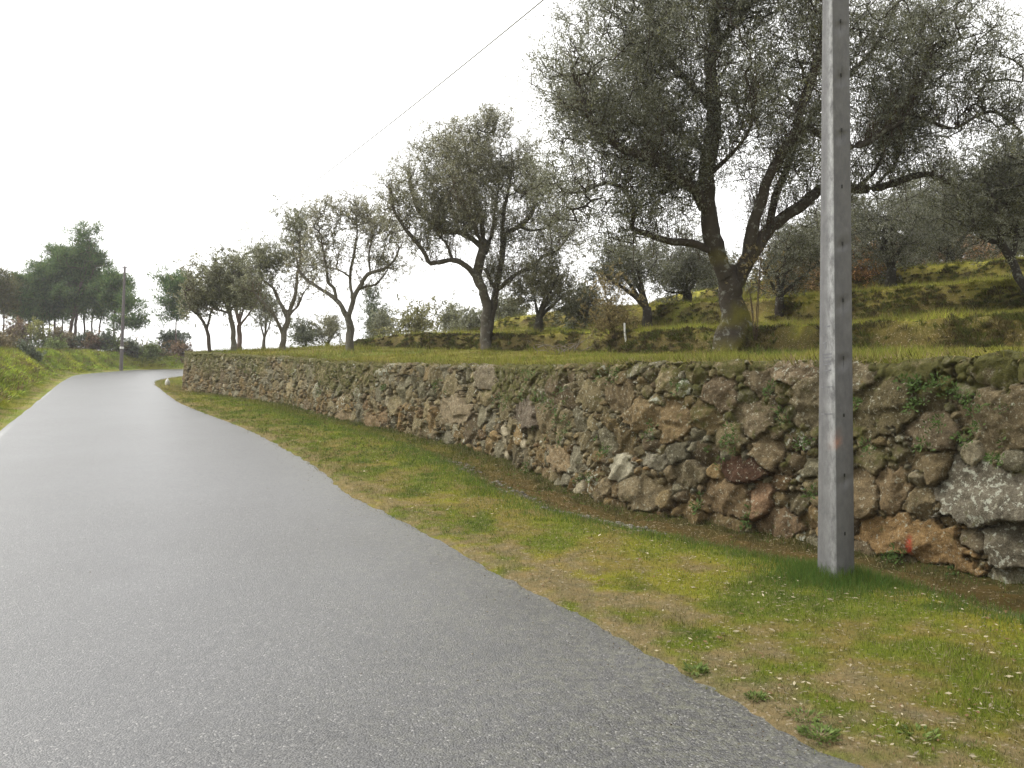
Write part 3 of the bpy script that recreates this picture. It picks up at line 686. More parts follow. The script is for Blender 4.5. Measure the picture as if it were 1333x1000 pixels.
def prisms(A, B, ra, rb):          # three sided twigs
    D = B - A; D /= np.linalg.norm(D, axis=1)[:, None] + 1e-9; ref = np.where(np.abs(D[:, 2:3]) < .9, np.array([[0, 0, 1.]]), np.array([[1., 0, 0]]))
    U = np.cross(D, ref); U /= np.linalg.norm(U, axis=1)[:, None]; Vv = np.cross(D, U); out = []
    for (P, r) in ((A, ra), (B, rb)):
        for k in range(3):
            an = 2 * math.pi * k / 3; out.append(P + (U * math.cos(an) + Vv * math.sin(an)) * r[:, None])
    V = np.stack(out, 1).reshape(-1, 3); i = np.arange(len(A))[:, None] * 6
    F = np.concatenate([i + np.array([[k, (k + 1) % 3, 3 + (k + 1) % 3, 3 + k]]) for k in range(3)], 0); return V, F
def leaves(P, L, W, col, dirs=None, up=.25, rng=RNG):
    n = len(P); D = rng.normal(0, 1, (n, 3)); D[:, 2] += up
    if dirs is not None: D = D * .75 + dirs
    D /= np.linalg.norm(D, axis=1)[:, None]; R = rng.normal(0, 1, (n, 3)); S_ = np.cross(D, R); S_ /= np.linalg.norm(S_, axis=1)[:, None]
    L = L[:, None]; W = W[:, None]
    V = np.stack([P, P + D * L * .45 + S_ * W / 2, P + D * L, P + D * L * .45 - S_ * W / 2], 1).reshape(-1, 3)
    return V, np.arange(4 * n).reshape(-1, 4), np.repeat(col, 4, 0)
def olive_cols(n, rng, tone=(1, 1, 1), dark=1.):
    c = np.array([[.150, .155, .100]]) * rng.uniform(.55, 1.35, (n, 1)); m = rng.random(n) < .36
    c[m] = np.array([.34, .345, .28]) * rng.uniform(.7, 1.15, (m.sum(), 1)); y = rng.random(n) < .12; c[y] = np.array([.15, .15, .05]) * rng.uniform(.7, 1.2, (y.sum(), 1))
    return c * np.array(tone) * dark
def sample_ell(ells, n, rng, hole=.0):
    vol = np.array([e[3] * e[4] * e[5] for e in ells]); k = rng.choice(len(ells), n, p=vol / vol.sum()); E = np.array([e[:6] for e in ells])[k]
    U = rng.normal(0, 1, (n, 3)); U /= np.linalg.norm(U, axis=1)[:, None]; r = rng.random(n) ** .42
    return E[:, :3] + U * r[:, None] * E[:, 3:6]
def tree(name, label, cat, basep, limbs, ells, ntips=500, lpt=60, leaf=(.055, .014), spread=.16, bark=(.13, .11, .085), tone=(1, 1, 1), dark=1., group=None,
         seed=1, upb=.5, twig=.006, gn=.28, kind='olive', moss=False, step=.18, tipup=.0, clump=.5, shoots=0, shl=1.):
    """limbs: list of (points Nx3, r0, r1); ells: crown ellipsoids (x,y,z,rx,ry,rz) in metres."""
    rng = np.random.default_rng(seed)
    t = thing(name, basep, label, cat, group)
    nodes = []; par = []; minr = []
    Vs = []; Fq = []; Ft = []; Cc = []; off = 0
    for li, (pts, r0, r1) in enumerate(limbs):
        P = catmull(np.array(pts), step); n = len(P); u = np.linspace(0, 1, n); R = r0 * (1 - u) ** 1.0 + r1 * u
        jit = np.c_[fbm(u * n * step * 1.6 + seed, u * 0 + li, 5 + li, 3), fbm(u * n * step * 1.6 + 50, u * 0 + li, 6 + li, 3), fbm(u * n * step * 1.6 + 90, u * 0 + li, 7 + li, 3)]
        P = P + jit * np.minimum(R[:, None] * .9, .12) * np.sin(np.pi * np.clip(u, 0, 1))[:, None] ** .5
        if li == 0 and r0 > .1:    # root flare
            hh = P[:, 2] - basep[2]; R = R * (1 + (.7 if r0 > .18 else .3) * np.exp(-np.clip(hh, 0, 9) / (r0 * 1.4))); P[0, 2] -= .25
        big = r0 > .035
        V, F, T3 = tube(P, R, 14 if r0 > .12 else (8 if big else 5), gn, seed + li)
        c = np.tile(np.array(bark), (len(V), 1))
        if moss:
            m = np.clip(fbm(V[:, 0] * 3, V[:, 2] * 2.2, 33 + seed, 3) * 1.6 + .75 - (V[:, 2] - basep[2]) * .55, 0, 1) * (r0 > .1); c = c * (1 - m[:, None]) + np.array([.17, .155, .028]) * m[:, None]
        Vs.append(V); Fq.append(F + off); Ft.append(T3 + off); Cc.append(c); off += len(V)
        if li == 0 and len(limbs) > 1 and r0 > .05: lo = max(1, int(n * .8))
        else: lo = int(n * .25)
        s0 = len(nodes)
        for q in range(lo, n): nodes.append(P[q]); par.append(len(nodes) - 2 if q > lo else -1); minr.append(R[q])
    nfix = len(nodes); nodes = np.array(nodes)
    if clump:
        if kind == 'pine': clump = 1.0
        ncl = max(6, int(ntips / (12 if kind == 'olive' else 6))); cc = sample_ell(ells, ncl, rng); rc = clump * rng.uniform(.6, 1.4, ncl); k = rng.integers(0, ncl, ntips); tips = cc[k] + rng.normal(0, .5, (ntips, 3)) * rc[k][:, None]
    else: tips = sample_ell(ells, ntips, rng)
    if kind == 'olive' and len(limbs) > 1:
        ex = []
        for pts, r0, r1 in limbs[1:]:
            P = catmull(np.array(pts), .1); u = rng.uniform(.35, 1.03, int(ntips * .035 + 4)); ex.append(P[np.clip((u * len(P)).astype(int), 0, len(P) - 1)] + rng.normal(0, 1, (len(u), 3)) * [clump * .7, clump * .7, clump * .7] + [0, 0, clump * .5])
        tips = np.vstack([tips] + ex); ntips = len(tips); N_extra = True
    d0 = np.array([np.min(((nodes - p) ** 2).sum(1)) for p in tips]); tips = tips[np.argsort(d0)]
    N = np.zeros((nfix + ntips * 14, 3)); N[:nfix] = nodes; cnt = nfix; par = list(par); NF = np.array(nodes)
    tipn = []
    for p in tips:
        v = p - N[:cnt]; L = np.sqrt((v ** 2).sum(1)) + 1e-6; cost = L * (1 + upb * np.clip(-v[:, 2] / L + .15, 0, 1)) + .0
        cost[:nfix] *= .92
        j = int(np.argmin(cost)); L = L[j]; a = N[j]; m = int(np.clip(L / .22, 1, 9)); prev = j
        side = rng.normal(0, .12 * L, 3); side[2] = -abs(side[2]) * .3 - .10 * L * upb
        for q in range(1, m + 1):
            w = q / m; pt = a + (p - a) * w + side * math.sin(math.pi * w) + (rng.normal(0, .02, 3) if q < m else 0)
            N[cnt] = pt; par.append(prev); prev = cnt; cnt += 1
        tipn.append(prev)
    N = N[:cnt]; acc = np.zeros(cnt); R = np.zeros(cnt)
    for q in range(cnt - 1, nfix - 1, -1):
        if acc[q] == 0: acc[q] = twig ** 2.2
        R[q] = acc[q] ** (1 / 2.2)
        if par[q] >= nfix: acc[par[q]] += acc[q]
    idx = np.arange(nfix, cnt); pr = np.array(par)[nfix:]
    rp = np.where(pr < nfix, R[idx] * 1.15, R[pr]); 
    Vp, Fp = prisms(N[pr], N[idx], rp, R[idx]); Vs.append(Vp); Fq.append(Fp + off); Cc.append(np.tile(np.array(bark) * .9, (len(Vp), 1)))
    extra_leaf = None
    if kind == 'olive' and shoots:
        SA = []; SD = []; SLn = []
        for (pts, r0, r1) in limbs[1:]:
            P = catmull(np.array(pts), .05); ln = .05 * len(P); m = int(ln * shoots)
            if m < 1: continue
            q = rng.integers(int(len(P) * .12), len(P), m); SA.append(P[q]); dd_ = rng.normal(0, .28, (m, 3)) + np.array([0, 0, 1.]); dd_[rng.random(m) < .12, 2] *= -.7; SD.append(dd_ / np.linalg.norm(dd_, axis=1)[:, None]); SLn.append(rng.uniform(.25, 1.0, m) * shl)
        SA = np.vstack(SA); SD = np.vstack(SD); SLn = np.concatenate(SLn)[:, None]; m = len(SA); b1_ = SA + SD * SLn * .5 + rng.normal(0, .05, (m, 3)) * SLn; b2_ = SA + SD * SLn + rng.normal(0, .12, (m, 3)) * SLn
        for (p_, q_, ra_, rb_) in ((SA, b1_, 1.25, .95), (b1_, b2_, .95, .5)):
            Vp, Fp = prisms(p_, q_, np.full(m, twig * ra_), np.full(m, twig * rb_)); off = sum(len(v_) for v_ in Vs); Vs.append(Vp); Fq.append(Fp + off); Cc.append(np.tile(np.array(bark) * np.array([1.35, .95, .8]), (len(Vp), 1)))
        extra_leaf = (SA, b2_ - SA)
    base_v = np.vstack(Vs)
    mk('trunk', base_v, [np.vstack(Fq), np.vstack(Ft)], M_bark, t, col=np.vstack(Cc), smooth=True)
    # foliage
    tipn = np.array(tipn); prevn = np.array(par)[tipn]; tw = N[tipn] - N[prevn]; tw /= np.linalg.norm(tw, axis=1)[:, None] + 1e-9
    if kind == 'olive':
        dens = np.clip(.30 + 1.1 * vn2(N[tipn][:, 0] * 1.3 + seed, N[tipn][:, 2] * 1.3 + N[tipn][:, 1], 9), .15, 1); nsh = max(2, int(lpt / 22)); kk = np.repeat(np.arange(len(tipn)), nsh); kk = kk[rng.random(len(kk)) < dens[kk]]; m = len(kk)
        A = N[tipn[kk]] + rng.normal(0, 1, (m, 3)) * spread * .55; dv = tw[kk] * .5 + rng.normal(0, .55, (m, 3)) + np.array([0, 0, .35]); dv /= np.linalg.norm(dv, axis=1)[:, None]; SL = rng.uniform(.9, 2.3, m)[:, None] * spread
        Vt, Ft_ = prisms(A, A + dv * SL, np.full(m, twig * .45), np.full(m, twig * .25)); tw_mesh = (Vt, Ft_)
        per = 22; k = np.repeat(np.arange(m), per); n = len(k); u = rng.random(n)[:, None]; P = A[k] + dv[k] * SL[k] * (u * 1.1) + np.array([0, 0, -.12]) * (u ** 2) * SL[k] + rng.normal(0, .16 * spread, (n, 3))
        tone_s = rng.uniform(.7, 1.3, m); col = olive_cols(n, rng, tone, dark) * tone_s[k][:, None]
        V, F, c = leaves(P, leaf[0] * rng.uniform(.7, 1.3, n), leaf[1] * rng.uniform(.7, 1.3, n), col, dv[k] * .9, .2, rng)
        if extra_leaf is not None:
            A2_, D2_ = extra_leaf; k = np.repeat(np.arange(len(A2_)), 14); n = len(k); u = rng.uniform(.35, 1.05, n)[:, None]; P = A2_[k] + D2_[k] * u + rng.normal(0, .012, (n, 3))
            V2, F2, c2 = leaves(P, leaf[0] * rng.uniform(.7, 1.2, n), leaf[1] * rng.uniform(.7, 1.2, n), olive_cols(n, rng, tone, dark), None, .3, rng); F = np.vstack([F, F2 + len(V)]); V = np.vstack([V, V2]); c = np.vstack([c, c2])
    else:                           # pine: tufts of needles radiating from every tip, turned upwards
        k = np.repeat(np.arange(len(tipn)), lpt); n = len(k); o = rng.normal(0, 1, (n, 3)) * spread * np.array([1, 1, .7]); P = N[tipn[k]] + o
        d = o / (np.linalg.norm(o, axis=1)[:, None] + .01) + np.array([0, 0, .6 + tipup])
        col = np.array([.085, .118, .062]) * rng.uniform(.5, 1.5, (n, 1)); ym = rng.random(n) < .25; col[ym] = np.array([.15, .165, .075]); col = col * np.array(tone) * dark
        V, F, c = leaves(P, leaf[0] * rng.uniform(.6, 1.3, n), leaf[1] * rng.uniform(.7, 1.4, n), col, d, .3, rng)
    mk('crown', V, F, M_leaf, t, col=c)
    return t

RS = .56
def px_limb(pts, d, dz, r0px, r1px, m=None):
    """pixel polyline at depth d; third value of a point = depth offset in metres"""
    out = []
    for q in pts: out.append(W3(q[0], q[1], d + (q[2] if len(q) > 2 else 0)))
    return (np.array(out), r0px * RS * d / FPX, r1px * (RS * .5 + .35) * d / FPX)
def px_ell(e, d):                  # (px, py, rx, ry, depth offset, depth radius m)
    p = W3(e[0], e[1], d + e[4]); return (p[0], p[1], p[2], e[2] * d / FPX, e[5], e[3] * d / FPX)

# -- the big tree behind the pole
d = hitU(955, 442); print('T1', d)
L1 = [px_limb([(956, 446), (955, 410), (950, 372), (944, 350)], d, 0, 30, 21),
      px_limb([(946, 362), (932, 320), (920, 275, -.2), (918, 235, -.3), (924, 180, -.2), (925, 110, .1), (932, 20, .2), (935, -90, .3)], d, 0, 21, 8),
      px_limb([(957, 372), (975, 335), (998, 303, .3), (1035, 270, .5), (1075, 246, .7), (1120, 246, .8), (1165, 236, .8), (1205, 228, 1.), (1245, 240, 1.2)], d, 0, 19, 5),
      px_limb([(965, 360), (976, 320, -.3), (983, 280, -.5), (1000, 230, -.8), (1038, 160, -1.), (1062, 90, -1.), (1080, 10, -1.1), (1085, -70, -1.)], d, 0, 15, 5),
      px_limb([(1001, 300, .3), (1008, 262, .5), (1035, 195, .8), (1062, 145, 1.), (1095, 110, 1.2), (1140, 60, 1.5), (1170, 0, 1.6)], d, 0, 10, 4),
      px_limb([(923, 325), (893, 316, -.2), (855, 311, -.4), (824, 298, -.6), (826, 275, -.7), (814, 250, -.8), (790, 238, -.9), (760, 250, -1)], d, 0, 9, 3),
      px_limb([(917, 270, -.2), (900, 245, -.5), (872, 226, -.8), (848, 203, -1), (812, 196, -1.2), (786, 178, -1.3), (762, 140, -1.5), (745, 90, -1.6)], d, 0, 15, 4),
      px_limb([(905, 250, -.5), (878, 235, -.4), (862, 252, -.4)], d, 0, 9, 5),
      px_limb([(1040, 160, -.5), (1108, 190, -.4), (1150, 170, -.2), (1185, 146, 0), (1200, 105, .2), (1215, 60, .3)], d, 0, 8, 4),
      px_limb([(1185, 146, 0), (1215, 160, .2), (1245, 166, .3), (1290, 145, .4), (1330, 172, .6)], d, 0, 5, 2.5),
      px_limb([(1110, 246, .8), (1135, 228, .8), (1148, 205, .7), (1156, 172, .6), (1165, 130, .5)], d, 0, 4.5, 2),
      px_limb([(1140, 242, .8), (1163, 215, .8), (1175, 185, .8), (1182, 150, .8)], d, 0, 4, 2),
      px_limb([(925, 140, 0), (890, 100, .3), (860, 60, .6), (840, 0, .8), (830, -60, .9)], d, 0, 9, 3),
      px_limb([(925, 200, -.2), (890, 180, .6), (855, 150, 1.4), (830, 110, 1.9)], d, 0, 8, 3),
      px_limb([(930, 60, .2), (970, 20, .2), (1000, -40, .2)], d, 0, 7, 3),
      px_limb([(922, 230, -.3), (950, 205, -.9), (975, 170, -1.4), (985, 120, -1.8)], d, 0, 6, 2)]
E1 = [px_ell(e, d) for e in [(930, 20, 150, 160, 0, 2.6), (800, 105, 92, 115, 0, 1.9), (750, 165, 48, 88, -.4, 1.4), (730, 100, 22, 40, -.2, .8), (1130, 50, 160, 105, .4, 2.2), (1240, 100, 72, 72, .6, 1.4), (1265, 40, 45, 45, .6, 1.2),
                            (1290, 160, 42, 26, .6, 1.), (860, 190, 75, 60, 0, 1.8), (1060, 170, 90, 60, .4, 1.6), (1180, 175, 55, 30, .7, 1.1), (815, 262, 60, 44, -.6, 1.3), (725, 215, 34, 60, -.5, 1.2), (735, 290, 44, 40, -.3, 1.2), (880, 262, 40, 30, -.4, 1.), (1100, 215, 60, 30, .6, 1.2), (1310, 215, 40, 30, .9, 1.), (1235, 55, 80, 80, .5, 1.6), (1300, 110, 46, 60, .6, 1.3), (990, 235, 44, 60, -.3, 1.3), (1035, 215, 50, 48, -.4, 1.2), (770, 300, 44, 34, -.6, 1.), (705, 160, 22, 56, -.3, .9), (880, 290, 40, 26, .6, 1.), (1180, 232, 60, 14, .9, .6), (740, 250, 40, 22, -.8, .8)]]
tree('olive_tree', 'largest gnarled olive tree with a mossy trunk, its wide crown spreading behind the concrete pole', 'olive tree', W3(955, 444, d), L1, E1, 5200, 84, (.07, .019), .24, twig=.0075, bark=(.075, .062, .048), moss=True, seed=11, upb=.6, dark=1.05, clump=.55, shoots=26, shl=1.1)
# -- second tree, double stemmed
d = hitU(634, 453); print('T2', d)
L2 = [px_limb([(635, 456), (633, 430), (631, 402), (626, 375), (621, 358), (624, 345), (628, 328), (630, 312)], d, 0, 12, 8.5),
      px_limb([(637, 430), (641, 410, .2), (643, 388, .2), (646, 372, .2), (649, 352, .2), (653, 324, .3), (658, 307, .3), (677, 294, .5), (692, 279, .6), (700, 250, .8)], d, 0, 9, 4),
      px_limb([(620, 360), (606, 346, -.2), (589, 339, -.3), (560, 342, -.5), (552, 328, -.6), (541, 313, -.7), (524, 293, -.9), (513, 274, -1), (508, 245, -1)], d, 0, 7, 2.5),
      px_limb([(629, 322), (616, 313, .2), (599, 303, .4), (575, 298, .6), (551, 281, .8), (539, 258, 1), (532, 225, 1)], d, 0, 7.5, 3),
      px_limb([(647, 377, .2), (663, 364, .1), (675, 354, -.1), (694, 348, -.3), (708, 334, -.5), (725, 326, -.7), (740, 308, -.8)], d, 0, 5.5, 2.5),
      px_limb([(630, 314), (626, 285, -.2), (617, 256, -.4), (612, 225, -.5), (605, 190, -.5)], d, 0, 6, 2),
      px_limb([(631, 350), (638, 366, .1), (646, 376, .2)], d, 0, 4, 4),
      px_limb([(653, 324, .3), (655, 285, .2), (662, 250, .1), (668, 210, 0)], d, 0, 5, 2),
      px_limb([(589, 339, -.3), (582, 318, -.3), (570, 305, -.3), (566, 290, -.4)], d, 0, 3.5, 1.6),
      px_limb([(632, 330), (642, 300, 1), (645, 270, 1.6), (650, 240, 2.)], d, 0, 5, 2), px_limb([(630, 320), (615, 290, -1), (600, 262, -1.7), (590, 240, -2.)], d, 0, 5, 2),
      px_limb([(600, 303, .4), (590, 280, .5), (582, 250, .6)], d, 0, 3, 1.6), px_limb([(676, 294, .5), (690, 300, .5), (715, 295, .6), (735, 280, .8)], d, 0, 3.5, 1.6)]
E2 = [px_ell(e, d) for e in [(625, 220, 78, 68, 0, 2.0), (565, 235, 50, 58, .1, 1.5), (522, 250, 34, 56, -.4, 1.2), (690, 238, 55, 62, .3, 1.6), (580, 185, 28, 30, 0, 1.), (635, 172, 32, 26, 0, 1.), (728, 290, 36, 52, .2, 1.2), (748, 250, 24, 40, .2, 1.), (660, 310, 50, 24, .2, 1.), (560, 310, 36, 20, -.3, .9),
                            (600, 285, 60, 26, 0, 1.5), (690, 300, 50, 26, 0, 1.3), (515, 300, 22, 22, -.7, .7), (545, 172, 14, 18, .2, .7)]]
tree('olive_tree', 'dense round olive tree forking low into two stems behind the middle of the wall', 'olive tree', W3(634, 455, d), L2, E2, 2500, 68, (.075, .021), .21, twig=.0075, tone=(1.2, 1.15, 1.05), bark=(.12, .105, .082), seed=12, upb=.9, shoots=22, shl=.9)
# -- third, sparse
d = hitU(455, 458); print('T3', d)
L3 = [px_limb([(456, 461), (455, 440), (453, 417), (453, 408)], d, 0, 9, 7.5),
      px_limb([(452, 412), (442, 396), (430, 384, .3), (411, 372, .6), (397, 364, .8), (389, 352, .9), (386, 335, .9)], d, 0, 6, 2.5),
      px_limb([(454, 410), (461, 389), (466, 377), (474, 362, -.2), (482, 355, -.3), (500, 350, -.5), (514, 338, -.6), (520, 322, -.7)], d, 0, 6.5, 1.8),
      px_limb([(437, 390), (435, 377), (427, 368, -.2), (425, 352, -.3), (421, 330, -.5), (418, 305, -.6)], d, 0, 4, 1.5),
      px_limb([(459, 392), (457, 375, .4), (457, 353, .6), (461, 331, .7), (465, 305, .8), (464, 280, .8)], d, 0, 4, 1.5),
      px_limb([(466, 377), (478, 373, .3), (488, 371, .4), (498, 361, .4), (505, 350, .3)], d, 0, 3.5, 1.5),
      px_limb([(482, 355, -.3), (480, 335, -.3), (484, 310, -.3), (482, 285, -.2)], d, 0, 2.5, 1.),
      px_limb([(457, 362, .5), (446, 355, .3), (438, 350, .2), (440, 338, .1)], d, 0, 2.5, 1.2)]
E3 = [px_ell(e, d) for e in [(437, 280, 24, 20, 0, 1.), (420, 315, 20, 40, 0, 1.), (468, 290, 22, 28, 0, 1.), (500, 300, 20, 34, -.3, 1.), (405, 345, 18, 16, .4, .8), (470, 325, 16, 20, .2, .8), (508, 345, 14, 20, -.4, .7), (415, 280, 12, 16, -.3, .6)]]
tree('olive_tree', 'sparse Y-forked olive tree with bare arching limbs and sky showing through its crown', 'olive tree', W3(456, 460, d), L3, E3, 720, 46, (.085, .026), .2, bark=(.17, .155, .125), seed=13, upb=1.2, shoots=9, shl=.9, twig=.009, tone=(1.3, 1.22, 1.15))
# -- fourth
d = hitU(367, 456); print('T4', d)
L4 = [px_limb([(367, 458), (368, 434), (374, 417), (372, 404)], d, 0, 6.5, 5.5),
      px_limb([(373, 412), (368, 400), (361, 389, .3), (354, 374, .5), (342, 364, .7), (338, 350, .7)], d, 0, 5, 2),
      px_limb([(374, 414), (379, 400), (384, 384, -.3), (388, 355, -.4), (392, 336, -.5), (390, 310, -.5)], d, 0, 4.5, 2),
      px_limb([(368, 435), (360, 418, -.3), (353, 405, -.5), (338, 389, -.7), (329, 379, -.8), (315, 376, -1)], d, 0, 4.5, 1.5),
      px_limb([(376, 410), (388, 398, .5), (396, 380, .9), (402, 374, 1)], d, 0, 3, 1.4)]
E4 = [px_ell(e, d) for e in [(386, 300, 17, 34, 0, 1.1), (392, 275, 12, 16, 0, .8), (352, 345, 22, 26, .2, 1.2), (340, 330, 12, 12, .2, .7), (325, 372, 14, 10, -.5, .8), (395, 335, 14, 26, -.2, .8), (372, 350, 14, 20, .5, .9)]]
tree('olive_tree', 'slender olive tree with a tall narrow tuft, just left of the sparse Y-forked olive', 'olive tree', W3(367, 457, d), L4, E4, 600, 46, (.10, .032), .22, bark=(.19, .17, .135), seed=14, upb=1., shoots=8, shl=.9, twig=.010, tone=(1.22, 1.22, 1.12))
# -- fifth, sixth
d5 = hitU(303, 450); print('T5', d5)
tree('olive_tree', 'olive tree with a pale straight trunk near the far end of the wall', 'olive tree', W3(303, 452, d5),
     [px_limb([(304, 453), (303, 435), (300, 413), (296, 396), (294, 380)], d5, 0, 6, 4), px_limb([(299, 408), (290, 405), (281, 403, -.4), (266, 400, -.6)], d5, 0, 3, 1.3),
      px_limb([(298, 404), (308, 395, .4), (320, 384, .6), (326, 370, .7)], d5, 0, 3, 1.3), px_limb([(295, 388), (302, 368), (308, 345)], d5, 0, 3, 1.3)],
     [px_ell(e, d5) for e in [(305, 350, 22, 22, 0, 1.5), (288, 368, 20, 20, 0, 1.4), (322, 372, 20, 20, .2, 1.4), (312, 392, 22, 10, .2, 1.2)]], 420, 46, (.13, .042), .26, bark=(.22, .195, .155), seed=15, twig=.012, tone=(1.2, 1.2, 1.08))
tree('olive_tree', 'leaning olive tree nearest the far corner of the wall, in front of a pine', 'olive tree', W3(272, 456, d5),
     [px_limb([(272, 462), (272, 452), (271, 438), (267, 425), (258, 408), (254, 394)], d5, 0, 4.5, 2.2), px_limb([(269, 430), (273, 410, .5), (280, 392, .7), (282, 378, .8)], d5, 0, 3, 1.3), px_limb([(260, 412), (250, 404, -.4), (243, 390, -.5)], d5, 0, 2, 1)],
     [px_ell(e, d5) for e in [(262, 378, 18, 22, 0, 1.3), (278, 372, 15, 22, .3, 1.2), (256, 352, 8, 9, 0, .7), (248, 395, 13, 14, 0, 1.)]], 340, 46, (.13, .042), .26, bark=(.15, .12, .10), seed=16, tone=(1.22, 1.18, 1.02), twig=.012)
dd = d5 + 7
def auto_tree(label, bx, by, d, ells, r=7, seed=1, n=260, lpt=70, leaf=(.11, .038), name='olive_tree', cat='olive tree', group=None, lean=0, fork=.35, nl=5, **kw):
    xb = (bx - 666.5) / FPX * d
    if bx > 250: by = max(by, 500 - (float(HU(np.array([xb]), np.array([d]))[0]) - EYE) * FPX / d)
    r = r / .7; E = [px_ell(e, d) for e in ells]; rng = np.random.default_rng(seed); cx = np.mean([e[0] for e in ells]); top = min(e[1] for e in ells)
    fy = by - (by - top) * fork; fx = bx + lean
    limbs = [px_limb([(bx, by), ((bx + fx) / 2 + rng.uniform(-2, 2), (by + fy) / 2), (fx, fy)], d, 0, r, r * .75)]
    for k in range(nl):
        e = ells[k % len(ells)]; tx = e[0] + rng.uniform(-.7, .7) * e[2]; ty = e[1] + rng.uniform(-.5, .6) * e[3]; dz = e[4] + rng.uniform(-.6, .6) * e[5]
        limbs.append(px_limb([(fx, fy + 1), ((fx * 1.1 + tx * .9) / 2, (fy + ty) / 2 + rng.uniform(0, 6), dz * .6), (tx, ty, dz)], d, 0, r * .5, r * .18))
    return tree(name, label, cat, W3(bx, by, d), limbs, E, n, lpt, leaf, kw.pop('spread', .2), seed=seed, group=group, **kw)
auto_tree('small pinkish-stemmed olive tree half hidden behind the pale straight trunk near the wall end', 311, 448, dd, [(318, 388, 24, 14, 0, 1.6)], 4, 17, 160, fork=.5, bark=(.2, .15, .13))
auto_tree('small distant olive tree seen between the third and fourth trunks from the wall end', 344, 448, dd + 4, [(345, 402, 17, 15, 0, 1.4)], 3, 18, 120, bark=(.16, .14, .12))
# -- behind the crest
auto_tree('twin-stemmed olive tree with drooping crown on the crest right of the double-stemmed olive', 702, 420, 33, [(706, 362, 36, 30, 0, 2), (722, 380, 24, 26, 0, 1.5), (685, 378, 20, 26, 0, 1.5)], 7, 19, 420, 70, (.08, .024), fork=.3, bark=(.10, .09, .07), tone=(1.05, 1, .85))
auto_tree('olive tree with a V-shaped trunk on the upper terrace, left of the big mossy trunk', 842, 399, 31, [(815, 340, 46, 34, 0, 2), (850, 345, 34, 36, .5, 1.8), (785, 350, 20, 22, 0, 1.2)], 8, 20, 420, 70, (.08, .024), fork=.3, bark=(.07, .06, .05))
auto_tree('bushy grey-green olive tree directly left of the big mossy trunk, behind the terrace edge', 893, 394, 34, [(893, 345, 34, 38, 0, 2), (875, 365, 20, 24, 0, 1.3), (915, 350, 18, 30, 0, 1.3)], 7, 21, 420, 70, (.085, .026), fork=.3, bark=(.07, .06, .05), dark=.85)
auto_tree('dark low-crowned olive tree seen between the big mossy trunk and the concrete pole', 1015, 388, 27, [(1020, 335, 46, 40, 0, 2), (1050, 320, 34, 40, .5, 1.6), (995, 350, 24, 24, 0, 1.2)], 7, 22, 520, 75, (.075, .023), fork=.25, bark=(.06, .05, .04), dark=.85)
auto_tree('dark olive tree just right of the concrete pole on the top terrace', 1160, 368, 30, [(1150, 290, 62, 50, 0, 2.4), (1120, 310, 34, 46, .5, 1.8), (1190, 300, 36, 44, 0, 1.8)], 8, 23, 760, 80, (.08, .025), fork=.3, bark=(.05, .045, .035), dark=.8)
auto_tree('dense olive tree on the top terrace between the pole and the right edge', 1236, 352, 34, [(1240, 275, 62, 60, 0, 2.6), (1215, 300, 34, 40, .5, 1.8)], 8, 24, 760, 80, (.085, .026), fork=.3, bark=(.05, .045, .035), dark=.85)
d = 19.5
tree('olive_tree', 'olive tree leaning in from the right edge with a dark slanting trunk', 'olive tree', W3(1345, 385, d),
     [px_limb([(1347, 388), (1332, 365), (1318, 340), (1303, 315)], d, 0, 11, 8), px_limb([(1318, 342), (1322, 310), (1330, 270)], d, 0, 7, 3), px_limb([(1303, 316), (1285, 312), (1270, 300), (1262, 270)], d, 0, 6, 2.5), px_limb([(1303, 316), (1300, 285, -.5), (1290, 250, -.8)], d, 0, 6, 2.5)],
     [px_ell(e, d) for e in [(1290, 245, 62, 42, 0, 1.8), (1340, 260, 50, 60, 0, 1.8), (1265, 285, 34, 30, 0, 1.2), (1355, 200, 30, 30, 0, 1.3)]], 900, 85, (.065, .019), .17, bark=(.055, .048, .04), seed=25, dark=.95)
auto_tree('far olive tree filling the skyline behind the pole', 1085, 372, 42, [(1080, 320, 40, 40, 0, 2.5), (1110, 340, 24, 26, 0, 2)], 6, 26, 360, 70, (.12, .04), bark=(.05, .045, .04), dark=.8)
auto_tree('far olive tree filling the gap right of the top terrace edge', 1292, 350, 42, [(1290, 315, 52, 36, 0, 3), (1330, 310, 34, 40, 0, 2.5)], 6, 27, 420, 70, (.12, .04), bark=(.05, .045, .04), dark=.8)
auto_tree('far olive tree low behind the top terrace, between two dark crowns', 1195, 356, 44, [(1195, 325, 44, 30, 0, 3)], 5, 28, 300, 70, (.12, .04), bark=(.05, .045, .04), dark=.75)
for i_, (lb_, bx_, d_, el_) in enumerate([('farthest grey-green olive crown filling the gap behind the pole at skyline height', 1100, 50, [(1095, 300, 50, 44, 0, 3)]),
    ('farthest olive crown above the two dense olives right of the pole', 1200, 50, [(1200, 265, 55, 48, 0, 3)]), ('farthest olive crown near the right edge above the slanting trunk', 1300, 48, [(1300, 262, 55, 55, 0, 3)]),
    ('far olive crown behind the low-crowned dark olive, left of the pole', 1048, 46, [(1045, 345, 40, 30, 0, 2.5)]), ('far small olive crown just right of the bushy grey-green one', 935, 44, [(935, 368, 26, 22, 0, 2)])]):
    auto_tree(lb_, bx_, 372, d_, el_, 6, 150 + i_, 330, 66, (.13, .045), dark=.85, bark=(.06, .05, .045), spread=.3)
print('olives built')
